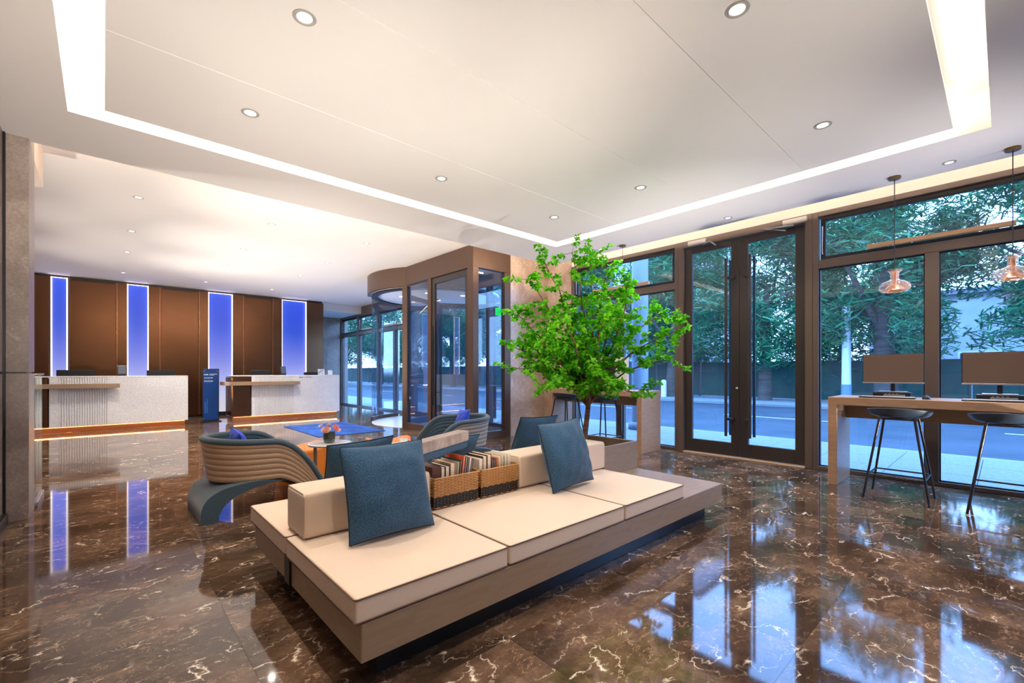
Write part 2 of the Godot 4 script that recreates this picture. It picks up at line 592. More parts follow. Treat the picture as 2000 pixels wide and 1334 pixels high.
func _ready() -> void:
	rng.seed = 4
	# camera: level, lens shifted up a little
	var cam := Camera3D.new()
	cam.name = "camera"
	cam.projection = Camera3D.PROJECTION_FRUSTUM
	cam.near = 0.05
	cam.far = 200.0
	cam.size = 2.0 * 0.05 * 667.0 / 877.0
	cam.frustum_offset = Vector2(0, 0.05 * 59.3 / 877.0)
	cam.position = V(0, 1.2, 0)
	cam.rotation_degrees = V(0, -42.34, 0)
	add_child(cam)
	cam.current = true
	# blue evening sky
	var sky := ProceduralSkyMaterial.new()
	sky.sky_top_color = Color(0.47, 0.67, 0.95)
	sky.sky_horizon_color = Color(0.6, 0.79, 1.0)
	sky.ground_horizon_color = Color(0.4, 0.5, 0.62)
	sky.ground_bottom_color = Color(0.2, 0.25, 0.3)
	sky.sky_energy_multiplier = 3.0
	sky.ground_energy_multiplier = 1.0
	var sk := Sky.new()
	sk.sky_material = sky
	var env := Environment.new()
	env.background_mode = Environment.BG_SKY
	env.sky = sk
	env.tonemap_mode = Environment.TONE_MAPPER_LINEAR
	env.tonemap_exposure = 1.25
	env.sdfgi_enabled = true
	env.ssao_enabled = true
	env.ssil_enabled = true
	var we := WorldEnvironment.new()
	we.name = "world"
	we.environment = env
	add_child(we)
	# light strips of the trough, just outside the glowing strips on the panel edge
	var warm := Color(1.0, 0.91, 0.83)
	area("trough_light_far", V(2.45, SOFFIT + 0.11, -4.415), V(0, 0.35, -1), Vector2(4.8, 0.03), warm, E_TROUGH)
	area("trough_light_near", V(2.45, SOFFIT + 0.11, -0.265), V(0, 0.35, 1), Vector2(4.8, 0.03), warm, E_TROUGH)
	area("trough_light_stone", V(0.0, SOFFIT + 0.11, -2.34), V(-1, 0.35, 0), Vector2(4.1, 0.03), warm, E_TROUGH)
	area("trough_light_window", V(4.92, SOFFIT + 0.11, -2.34), V(1, 0.35, 0), Vector2(4.1, 0.03), warm, E_TROUGH)
	area("window_cove_light", V(5.80, SOFFIT + 0.085, -1.2), V(1, 0.1, 0), Vector2(8.2, 0.018), warm, E_COVE * 1.1)
	area("reception_edge_light", V(2.6, SOFFIT + 0.10, -5.38), V(0, 0.3, -1), Vector2(6.2, 0.03), Color(1.0, 0.86, 0.72), E_COVE * 1.8)
	make_materials()
	build_floor()
	build_ceiling()
	build_walls()
	build_front()
	build_revolving_door()
	build_street()
	build_reception()
	build_sofa()
	build_tree()
	build_lounge()
	build_desks()
	build_downlights()
	build_fill_uplights()


const UP := 0.95  # strength of the added ceiling fill
const E_TROUGH := 1.6
const E_COVE := 2.2


# ---------- the setting ----------
const SOFFIT := 3.10
const SLAB := 3.42
const WALL_X := 6.50
const RECEPTION_Z := -14.60


func area(called: String, at: Vector3, face_dir: Vector3, size: Vector2, col: Color, energy: float, up := Vector3.UP) -> void:
	var l := AreaLight3D.new()
	l.name = called
	l.area_size = size
	l.light_color = col
	l.light_energy = energy
	l.area_range = 40.0
	l.area_attenuation = 2.0
	l.shadow_enabled = true
	add_child(l)
	l.look_at_from_position(at, at + face_dir, up)


func build_floor() -> void:
	var f := thing("floor", "polished dark brown marble floor with pale veins", "floor", Vector3.ZERO, 0, "", "structure")
	part(f, "screed", bx(V(-3.2, -0.12, -16.7), V(6.62, -0.012, 3.2)), mats.grout)
	var size := 0.9
	var kinds := []
	for k in 12:
		var m := MB.new().cbox(V(-size / 2 + 0.0003, -0.012, -size / 2 + 0.0003), V(size / 2 - 0.0003, 0, size / 2 - 0.0003), 0.0004)
		var o := Vector2(rng.randf() * 0.63 + 0.18, rng.randf() * 0.63 + 0.18)
		var flip := 1.0 if k % 2 == 0 else -1.0
		for i in m.v.size():
			m.uv[i] = o + Vector2(m.v[i].x, m.v[i].z * flip) / 2.56
		kinds.append(m.mesh())
	var x := -3.15 + size / 2
	while x < 6.6:
		var z := 3.0 - size / 2
		while z > -16.7:
			if x > -1.5 or z < -4.5:
				var hi := minf(6.6, x + size / 2)
				var t := part(f, "floor_tile", kinds[rng.randi() % 12], mats.floor_stone_0, V(x, 0, z))
				if hi < x + size / 2:
					var keep := hi - (x - size / 2)
					t.scale.x = keep / size
					t.position.x = x - size / 2 + keep / 2
			z -= size
		x += size


func strip(parent: Node3D, called: String, lo: Vector3, hi: Vector3, m: Material) -> void:
	part(parent, called, bx(lo, hi), m)


func build_ceiling() -> void:
	var c := thing("ceiling", "white lowered ceiling with a glowing rectangular light trough", "ceiling", Vector3.ZERO, 0, "", "structure")
	# ring of lowered ceiling round the trough: opening x -0.19..5.10, z -4.60..-0.07
	var y0 := SOFFIT
	var y1 := SOFFIT + 0.07
	part(c, "soffit", bx(V(-0.62, y0, -0.07), V(5.93, y1, 3.05)), mats.ceiling_paint)
	part(c, "soffit", bx(V(-0.62, y0, -5.42), V(5.93, y1, -4.60)), mats.ceiling_paint)
	part(c, "soffit", bx(V(-0.62, y0, -4.60), V(-0.19, y1, -0.07)), mats.ceiling_paint)
	part(c, "soffit", bx(V(5.10, y0, -4.60), V(5.93, y1, -0.07)), mats.ceiling_paint)
	# upstands of the trough
	part(c, "trough_side", bx(V(-0.25, y1, -4.66), V(5.16, SLAB, -4.60)), mats.ceiling_paint)
	part(c, "trough_side", bx(V(-0.25, y1, -0.07), V(5.16, SLAB, -0.01)), mats.ceiling_paint)
	part(c, "trough_side", bx(V(-0.25, y1, -4.60), V(-0.19, SLAB, -0.07)), mats.ceiling_paint)
	part(c, "trough_side", bx(V(5.10, y1, -4.60), V(5.16, SLAB, -0.07)), mats.ceiling_paint)
	# hung middle panel of four boards with fine joints
	var cuts := [-4.41, -3.36, -2.29, -1.28, -0.27]
	for k in 4:
		part(c, "ceiling_panel", bx(V(0.01, y0, cuts[k] + 0.002), V(4.905, y0 + 0.04, cuts[k + 1] - 0.002)), mats.ceiling_paint)
	part(c, "panel_carrier", bx(V(0.05, y0 + 0.04, -4.37), V(4.865, y0 + 0.052, -0.31)), mats.frame_dark)
	for p in [[0.6, -0.8], [4.3, -0.8], [0.6, -3.9], [4.3, -3.9]]:
		part(c, "panel_hanger", MB.new().tube([V(p[0], y0 + 0.05, p[1]), V(p[0], SLAB, p[1])], 0.01, 6, false), mats.steel)
	# light strips on the panel edge, shining up the trough sides
	for s in [[V(0.06, y0 + 0.052, -4.40), V(4.85, y0 + 0.075, -4.385)], [V(0.06, y0 + 0.052, -0.295), V(4.85, y0 + 0.075, -0.28)], [V(0.02, y0 + 0.052, -4.37), V(0.035, y0 + 0.075, -0.31)], [V(4.88, y0 + 0.052, -4.37), V(4.895, y0 + 0.075, -0.31)]]:
		part(c, "led_strip", bx(s[0], s[1]), mats.led_warm)
	# strip over the window edge and over the edge towards the reception
	part(c, "led_strip", bx(V(5.785, y1, -5.38), V(5.795, y1 + 0.025, 3.0)), mats.led_warm)
	part(c, "led_strip", bx(V(-0.55, y1, -5.36), V(5.80, y1 + 0.02, -5.345)), mats.led_warm)
	var s2 := thing("ceiling_upper", "plain white higher ceiling over the reception", "ceiling", Vector3.ZERO, 0, "", "structure")
	part(s2, "slab", bx(V(-3.2, SLAB, -14.75), V(6.75, SLAB + 0.12, 3.2)), mats.ceiling_paint)
	part(s2, "dropped_soffit", bx(V(4.2, 3.17, -16.7), V(6.75, SLAB + 0.12, -14.75)), mats.ceiling_paint)
	part(s2, "roof_back", bx(V(-3.2, SLAB, -16.7), V(4.2, SLAB + 0.12, -14.75)), mats.ceiling_paint)


func build_walls() -> void:
	# wall beside the camera, the pier at its end and the dark joints
	var l := thing("wall_left", "grey-brown stone wall with black metal joints", "wall", Vector3.ZERO, 0, "", "structure")
	var zs := [3.05, 1.6, 0.2, -1.2, -2.6, -4.0, -5.33]
	for k in 6:
		for h in [[0.08, 1.185], [1.2, 3.10]]:
			part(l, "stone_panel", cb(V(-0.66, h[0], zs[k + 1] + 0.008), V(-0.585, h[1], zs[k] - 0.008), 0.002), mats.grey_stone)
	part(l, "backing", bx(V(-0.78, 0, -5.33), V(-0.66, SLAB, 3.15)), mats.frame_black)
	part(l, "corner_bead", bx(V(-0.60, 0, -5.345), V(-0.572, 3.10, -5.325)), mats.frame_black)
	var b := part(self, "baseboard_left", cb(V(-0.66, 0, -5.33), V(-0.555, 0.08, 3.05), 0.004), mats.frame_dark)
	tag(b, "dark metal skirting along the grey stone wall", "baseboard", "", "structure")
	var p := thing("pillar_stone", "grey-brown stone pier with a thin black joint beside the glass screen", "pillar", Vector3.ZERO, 0, "", "structure")
	part(p, "stone_panel", cb(V(-0.572, 0, -5.75), V(-0.445, 1.188, -5.35), 0.002), mats.grey_stone)
	part(p, "stone_panel", cb(V(-0.572, 1.198, -5.75), V(-0.445, SLAB, -5.35), 0.002), mats.grey_stone)
	part(p, "core", bx(V(-0.70, 0, -5.74), V(-0.46, SLAB, -5.36)), mats.frame_black)
	var hb := part(self, "beam_header", cb(V(-0.60, 3.06, -6.55), V(-0.445, SLAB, -5.75), 0.003), mats.beige_paint)
	tag(hb, "pale header beam over the glass screen by the stone pier", "beam", "", "structure")
	# closing walls out of view
	for w in [["wall_rear", "plain pale wall across the end of the lounge", V(-0.8, 0, 3.05), V(6.75, SLAB, 3.2)], ["wall_side", "plain pale wall beside the reception", V(-3.2, 0, -16.7), V(-3.05, SLAB, -5.3)], ["wall_return", "plain pale wall closing the reception off", V(-3.2, 0, -5.45), V(-0.7, SLAB, -5.3)]]:
		tag(part(self, w[0], bx(w[2], w[3]), mats.wall_paint), w[1], "wall", "", "structure")
	var e := part(self, "wall_end", bx(V(4.9, 0, -16.7), V(6.75, 3.17, -16.5)), mats.grey_stone)
	tag(e, "grey stone wall at the end of the glazed front", "wall", "", "structure")
	# stone pier between revolving door and window
	var q := thing("pillar", "beige veined marble pier between revolving door and window", "pillar", Vector3.ZERO, 0, "", "structure")
	for h in [[0.0, 1.72], [1.724, SLAB]]:
		part(q, "marble_slab", cb(V(5.615, h[0], -6.26), V(6.57, h[1], -6.2), 0.002), mats.beige_stone)
		part(q, "marble_slab", cb(V(6.51, h[0], -6.198), V(6.57, h[1], -5.47), 0.002), mats.beige_stone)
	part(q, "core", bx(V(5.63, 0, -6.42), V(6.75, SLAB, -6.262)), mats.enclosure_bronze)
	part(q, "core", bx(V(6.572, 0, -6.262), V(6.75, SLAB, -5.47)), mats.frame_dark)
	# band of wall over the windows
	var bands := [[-5.47, 3.05], [-16.5, -6.42]]
	for k in 2:
		var hd := part(self, "wall_header", bx(V(WALL_X, 3.16 if k == 0 else 3.14, bands[k][0]), V(6.75, SLAB, bands[k][1])), mats.beige_paint if k == 0 else mats.frame_bronze)
		tag(hd, ["cove-lit beige wall band over the street windows", "dark bronze fascia over the windows beside the reception"][k], "wall", "", "structure")


func window_bay(no: String, label: String, z0: float, z1: float, splits: Array, rail: Array) -> void:
	# z0 < z1; splits: mullions of the lower lights; rail: z-range of the gold opener on the transom
	var w := thing(no, label, "window", Vector3.ZERO, 0, "", "structure")
	var xi := WALL_X - 0.02
	var xo := WALL_X + 0.12
	var fb: Material = mats.frame_bronze
	part(w, "window_post", cb(V(xi, 0, z0), V(xo, 3.16, z0 + 0.06)), fb)
	part(w, "window_post", cb(V(xi, 0, z1 - 0.06), V(xo, 3.16, z1)), fb)
	part(w, "bottom_rail", cb(V(xi, 0, z0 + 0.06), V(xo, 0.045, z1 - 0.06)), fb)
	part(w, "transom_rail", cb(V(xi, 2.465, z0 + 0.06), V(xo, 2.565, z1 - 0.06)), fb)
	part(w, "head_rail", cb(V(xi, 3.10, z0 + 0.06), V(xo, 3.16, z1 - 0.06)), fb)
	var stops := [z0 + 0.06] + splits + [z1 - 0.06]
	for k in stops.size() - 1:
		var a: float = stops[k] + (0.055 if k > 0 else 0.0)
		var b: float = stops[k + 1] - (0.055 if k < stops.size() - 2 else 0.0)
		part(w, "pane", cb(V(WALL_X + 0.04, 0.045, a), V(WALL_X + 0.052, 2.465, b), 0.001), mats.glass)
		part(w, "bead", MB.new().box(V(WALL_X + 0.02, 0.045, a), V(WALL_X + 0.04, 2.465, a + 0.012)).box(V(WALL_X + 0.02, 0.045, b - 0.012), V(WALL_X + 0.04, 2.465, b)).box(V(WALL_X + 0.02, 2.45, a), V(WALL_X + 0.04, 2.465, b)).box(V(WALL_X + 0.02, 0.045, a), V(WALL_X + 0.04, 0.057, b)), mats.frame_black)
		if k > 0:
			part(w, "mullion", cb(V(xi, 0.045, stops[k] - 0.055), V(xo, 2.465, stops[k] + 0.055)), fb)
	# top-hung sash, tilted out a little
	var za := z0 + 0.075
	var zb := z1 - 0.075
	var s := part(w, "sash", MB.new().cbox(V(WALL_X + 0.03, 2.565, za), V(WALL_X + 0.075, 2.615, zb), 0.003).cbox(V(WALL_X + 0.03, 3.045, za), V(WALL_X + 0.075, 3.10, zb), 0.003).cbox(V(WALL_X + 0.03, 2.615, za), V(WALL_X + 0.075, 3.045, za + 0.05), 0.003).cbox(V(WALL_X + 0.03, 2.615, zb - 0.05), V(WALL_X + 0.075, 3.045, zb), 0.003), mats.frame_black)
	part(s, "pane", cb(V(WALL_X + 0.05, 2.615, za + 0.05), V(WALL_X + 0.062, 3.045, zb - 0.05), 0.001), mats.glass)
	part(s, "stay_arm", MB.new().tube([V(WALL_X + 0.01, 2.98, za + 0.02), V(WALL_X + 0.025, 2.72, za + 0.015), V(WALL_X + 0.025, 2.64, za + 0.02)], 0.008, 6), mats.steel)
	if rail:
		part(w, "opener_rail", cb(V(WALL_X - 0.07, 2.605, rail[0]), V(WALL_X - 0.02, 2.65, rail[1]), 0.003), mats.rail_gold, Vector3.ZERO, "gold opener rail")


func build_front() -> void:
	window_bay("window_1", "bronze framed window bay by the marble pier", -5.47, -3.35, [-4.42], [-4.95, -3.83])
	window_bay("window_2", "bronze framed window bay with gold opener rail beside the double door", -1.60, 0.50, [-0.52], [-1.06, 0.075])
	window_bay("window_3", "bronze framed window bay at the far end of the desk", 0.50, 2.60, [1.58], [1.0, 2.1])
	window_bay("window_4", "narrow bronze framed window bay next to the grey end wall", -16.5, -15.0, [], [])
	window_bay("window_5", "bronze framed window bay beyond the reception desk", -15.0, -13.5, [], [-14.6, -13.9])
	window_bay("window_6", "bronze framed window bay behind the revolving door drum", -13.5, -11.3, [-12.4], [-13.0, -11.9])
	var f := part(self, "wall_corner", bx(V(WALL_X, 0, 2.60), V(6.75, 3.16, 3.05)), mats.wall_paint)
	tag(f, "narrow pale wall at the corner of the window front", "wall", "", "structure")
	# double door
	var d := thing("door_1", "bronze framed glass double door to the street", "door", Vector3.ZERO, 0, "", "structure")
	var xi := WALL_X - 0.025
	var xo := WALL_X + 0.13
	part(d, "door_jamb", cb(V(xi, 0, -3.35), V(xo, 3.16, -3.27)), mats.frame_bronze)
	part(d, "door_jamb", cb(V(xi, 0, -1.68), V(xo, 3.16, -1.60)), mats.frame_bronze)
	part(d, "door_head", cb(V(xi, 3.06, -3.27), V(xo, 3.16, -1.68)), mats.frame_bronze)
	part(d, "threshold", cb(V(xi - 0.02, 0, -3.27), V(xo, 0.012, -1.68)), mats.rail_gold)
	for k in 2:
		var a := -3.262 if k == 0 else -2.472
		var b := -2.478 if k == 0 else -1.688
		var x0 := WALL_X + 0.015
		var x1 := WALL_X + 0.065
		var lf := part(d, "door_leaf", MB.new().cbox(V(x0, 0.02, a), V(x1, 3.05, a + 0.11), 0.003).cbox(V(x0, 0.02, b - 0.11), V(x1, 3.05, b), 0.003).cbox(V(x0, 0.02, a + 0.11), V(x1, 0.205, b - 0.11), 0.003).cbox(V(x0, 2.965, a + 0.11), V(x1, 3.05, b - 0.11), 0.003), mats.frame_dark)
		part(lf, "pane", cb(V(x0 + 0.018, 0.205, a + 0.11), V(x0 + 0.030, 2.965, b - 0.11), 0.001), mats.glass_door)
		var hz := (b - 0.155) if k == 0 else (a + 0.155)
		part(lf, "pull_bar", MB.new().cbox(V(x0 - 0.075, 0.30, hz - 0.016), V(x0 - 0.045, 2.79, hz + 0.016), 0.004), mats.frame_dark)
		for hy in [0.52, 2.50]:
			part(lf, "bar_mount", cb(V(x0 - 0.045, hy, minf(hz, hz + (0.09 if k == 0 else -0.09))), V(x0, hy + 0.035, maxf(hz, hz + (0.09 if k == 0 else -0.09))), 0.003), mats.frame_dark)
		part(lf, "outer_bar", MB.new().cbox(V(x1 + 0.03, 0.30, hz - 0.016), V(x1 + 0.06, 2.79, hz + 0.016), 0.004), mats.frame_dark)
		if k == 0:
			part(lf, "lock", MB.new().lathe([Vector2(0.0, 0.0), Vector2(0.018, 0.0), Vector2(0.02, 0.006), Vector2(0.012, 0.012), Vector2(0.0, 0.012)], 16), mats.steel, V(x0, 0.97, b - 0.03), "small chrome lock").rotation_degrees.z = 90
		# closer with folded arm
		var cz := -3.18 if k == 0 else -1.92
		var cl := part(d, "door_closer", cb(V(x0 - 0.085, 3.065, cz), V(x0 - 0.01, 3.135, cz + 0.27), 0.006), mats.closer_grey)
		var tip := cz + 0.23 if k == 0 else cz + 0.12
		part(cl, "closer_arm", MB.new().tube([V(x0 - 0.06, 3.055, tip), V(x0 - 0.19, 3.045, tip + (0.14 if k == 0 else -0.30)), V(x0 - 0.02, 3.02, tip + (0.16 if k == 0 else -0.10))], 0.010, 6), mats.closer_grey)


func arc_wall(c: Vector3, r: float, a0: float, a1: float, y0: float, y1: float, th: float, seg := 24) -> MB:
	# curved sheet round c from angle a0 to a1 (radians, 0 = +x, growing towards -z)
	var pro := [Vector2(r - th / 2, y0), Vector2(r + th / 2, y0), Vector2(r + th / 2, y1), Vector2(r - th / 2, y1)]
	var m := MB.new()
	for s in 4:
		var rows := []
		for k in seg + 1:
			var a := lerpf(a0, a1, float(k) / seg)
			var row := PackedVector3Array()
			for q in [pro[s], pro[(s + 1) % 4]]:
				row.append(c + V(cos(a) * q.x, q.y, -sin(a) * q.x))
			rows.append(row)
		m.grid(rows)
	for a in [a0, a1]:
		var pts := []
		for q in pro:
			pts.append(c + V(cos(a) * q.x, q.y, -sin(a) * q.x))
		m.face(pts, V(-sin(a), 0, -cos(a)) * (-1.0 if a == a0 else 1.0))
	return m


func build_revolving_door() -> void:
	var d := thing("door_2", "bronze revolving door drum with a glazed side door and curved glass", "door", Vector3.ZERO, 0, "", "structure")
	var fb: Material = mats.enclosure_bronze
	var top := 3.03
	# face towards the lounge
	part(d, "header_panel", cb(V(4.74, top, -6.30), V(5.615, SLAB, -6.2)), fb)
	part(d, "post", cb(V(4.74, 0, -6.37), V(4.86, top, -6.2)), fb)
	part(d, "post", cb(V(5.47, 0, -6.30), V(5.615, top, -6.2)), fb)
	part(d, "bottom_rail", cb(V(4.86, 0, -6.30), V(5.47, 0.13, -6.2)), fb)
	part(d, "pane", cb(V(4.86, 0.13, -6.262), V(5.47, top, -6.25), 0.001), mats.glass)
	# side along x = 4.74
	part(d, "header_panel", cb(V(4.74, top, -8.66), V(4.86, SLAB, -6.30)), fb)
	part(d, "post", cb(V(4.74, 0, -7.68), V(4.84, top, -7.56)), fb)
	part(d, "post", cb(V(4.74, 0, -8.68), V(4.87, top, -8.54)), fb)
	part(d, "bottom_rail", cb(V(4.74, 0, -8.54), V(4.84, 0.13, -7.68)), fb)
	part(d, "pane", cb(V(4.785, 0.13, -8.54), V(4.797, top, -7.68), 0.001), mats.glass)
	var lf := part(d, "door_leaf", MB.new().cbox(V(4.765, 0.02, -7.555), V(4.815, top - 0.01, -7.46), 0.003).cbox(V(4.765, 0.02, -6.47), V(4.815, top - 0.01, -6.375), 0.003).cbox(V(4.765, 0.02, -7.46), V(4.815, 0.17, -6.47), 0.003).cbox(V(4.765, top - 0.12, -7.46), V(4.815, top - 0.01, -6.47), 0.003), mats.frame_dark)
	part(lf, "pane", cb(V(4.785, 0.17, -7.46), V(4.795, top - 0.12, -6.47), 0.001), mats.glass)
	part(lf, "pull_bar", MB.new().tube([V(4.70, 0.55, -7.42), V(4.70, 2.1, -7.42)], 0.016, 8).tube([V(4.765, 0.8, -7.47), V(4.70, 0.8, -7.42)], 0.01, 6).tube([V(4.765, 1.85, -7.47), V(4.70, 1.85, -7.42)], 0.01, 6), mats.frame_black)
	# controls on the drum post
	part(d, "key_pad", cb(V(4.728, 1.27, -8.645), V(4.74, 1.40, -8.575), 0.002), mats.card_white)
	part(d, "switch_plate", cb(V(4.728, 0.98, -8.645), V(4.74, 1.24, -8.575), 0.002), mats.frame_black)
	for k in 4:
		part(d, "switch", cb(V(4.722, 1.01 + k * 0.055, -8.622), V(4.73, 1.035 + k * 0.055, -8.598), 0.001), mats.steel)
	part(d, "stop_button", MB.new().lathe([Vector2(0.0, 0.0), Vector2(0.03, 0.0), Vector2(0.028, 0.02), Vector2(0.0, 0.026)], 14), mats.red_button, V(4.74, 0.89, -8.61), "red stop button").rotation_degrees.z = 90
	# drum
	var c := V(6.1, 0, -9.45)
	var r := 1.6
	var a_in := PI - asin(0.84 / r)
	var a_out := PI + asin(0.84 / r)
	part(d, "drum_header", arc_wall(c, r, a_in - 0.02, a_out + 0.85, top - 0.02, SLAB, 0.07, 32), fb)
	part(d, "drum_post", arc_wall(c, r, a_out - 0.01, a_out + 0.06, 0, top - 0.02, 0.1, 3), fb)
	part(d, "curved_pane", arc_wall(c, r, a_out + 0.06, a_out + 0.85, 0.10, top - 0.02, 0.014, 18), mats.glass)
	part(d, "curved_rail", arc_wall(c, r, a_out + 0.06, a_out + 0.85, 0.0, 0.10, 0.06, 18), fb)
	part(d, "curved_pane", arc_wall(c, r - 0.05, a_in - 0.85, a_in - 0.05, 0.10, top - 0.02, 0.014, 18), mats.glass)
	part(d, "curved_rail", arc_wall(c, r - 0.05, a_in - 0.85, a_in - 0.05, 0.0, 0.10, 0.06, 18), fb)
	part(d, "drum_ceiling", MB.new().lathe([Vector2(0.0, 0), Vector2(r - 0.06, 0), Vector2(r - 0.06, 0.06), Vector2(0, 0.06)], 48, V(6.1, top - 0.03, -9.45)), mats.card_white)
	part(d, "drum_ring", MB.new().lathe([Vector2(r - 0.2, 0), Vector2(r - 0.05, 0), Vector2(r - 0.05, 0.03), Vector2(r - 0.2, 0.03), Vector2(r - 0.2, 0)], 48, V(6.1, top - 0.06, -9.45)), mats.frame_dark)
	part(d, "drum_floor", MB.new().lathe([Vector2(0.0, 0.012), Vector2(r - 0.08, 0.012), Vector2(r - 0.06, 0.008), Vector2(r - 0.06, 0.001)], 48, c), mats.tree_stone)
	for k in 6:
		var a := TAU * k / 6 + 0.3
		part(d, "drum_lamp", MB.new().lathe([Vector2(0, 0), Vector2(0.06, 0), Vector2(0.065, 0.01), Vector2(0, 0.01)], 16), mats.bulb_glow, V(6.1 + cos(a) * 0.85, top - 0.042, -9.45 + sin(a) * 0.85))
	part(d, "centre_shaft", MB.new().tube([V(6.1, 0.012, -9.45), V(6.1, top - 0.03, -9.45)], 0.05, 16, false), fb)
	for k in 3:
		var a := TAU * k / 3 + 0.55
		var u := V(cos(a), 0, sin(a))
		var o := c
		var rad := r - 0.12
		var q := func(lo: float, hi: float, y0: float, y1: float, th: float) -> MB:
			var m := MB.new().cbox(V(lo, y0, -th), V(hi, y1, th), 0.003)
			return MB.new().add(m, Transform3D(Basis(Vector3.UP, -a), o))
		var wing := part(d, "wing", MB.new().add(q.call(0.05, 0.13, 0.02, 2.9, 0.022)).add(q.call(rad - 0.08, rad, 0.02, 2.9, 0.022)).add(q.call(0.13, rad - 0.08, 0.02, 0.16, 0.022)).add(q.call(0.13, rad - 0.08, 2.8, 2.9, 0.022)), mats.frame_dark)
		part(wing, "pane", q.call(0.13, rad - 0.08, 0.16, 2.8, 0.006), mats.glass)
	# outer fixed light between drum and window wall
	part(d, "post", cb(V(WALL_X - 0.02, 0, -11.36), V(WALL_X + 0.12, 3.14, -11.24)), fb)
	part(d, "post", cb(V(WALL_X - 0.02, 0, -6.54), V(WALL_X + 0.12, 3.14, -6.42)), fb)
	part(d, "post", cb(V(WALL_X - 0.02, 0, -8.0), V(WALL_X + 0.12, 3.14, -7.9)), fb)
	part(d, "pane", cb(V(WALL_X + 0.04, 0.05, -7.9), V(WALL_X + 0.05, 3.14, -6.54), 0.001), mats.glass)
	part(d, "bottom_rail", cb(V(WALL_X - 0.02, 0, -7.9), V(WALL_X + 0.12, 0.05, -6.54)), fb)
	part(d, "exit_sign", cb(V(5.9, 2.35, -6.98), V(6.2, 2.5, -6.96), 0.002), mats.exit_green, Vector3.ZERO, "green glowing exit sign")


# ---------- reception ----------
func led_panel_tex() -> ImageTexture:
	# printed film of the light boxes: deep blue above, lavender below
	var w := 8
	var h := 128
	var o := PackedByteArray()
	var cs := [rgb(0, 70, 226), rgb(0, 66, 216), rgb(20, 70, 206), rgb(74, 92, 206), rgb(120, 128, 212), rgb(168, 172, 222), rgb(206, 206, 226), rgb(224, 220, 222)]
	for y in h:
		var t := float(y) / (h - 1) * (cs.size() - 1)
		var a: Color = cs[int(t)].lerp(cs[mini(int(t) + 1, cs.size() - 1)], fmod(t, 1.0))
		for x in w:
			o.append_array([int(a.r * 255), int(a.g * 255), int(a.b * 255)])
	return ImageTexture.create_from_image(Image.create_from_data(w, h, false, Image.FORMAT_RGB8, o))


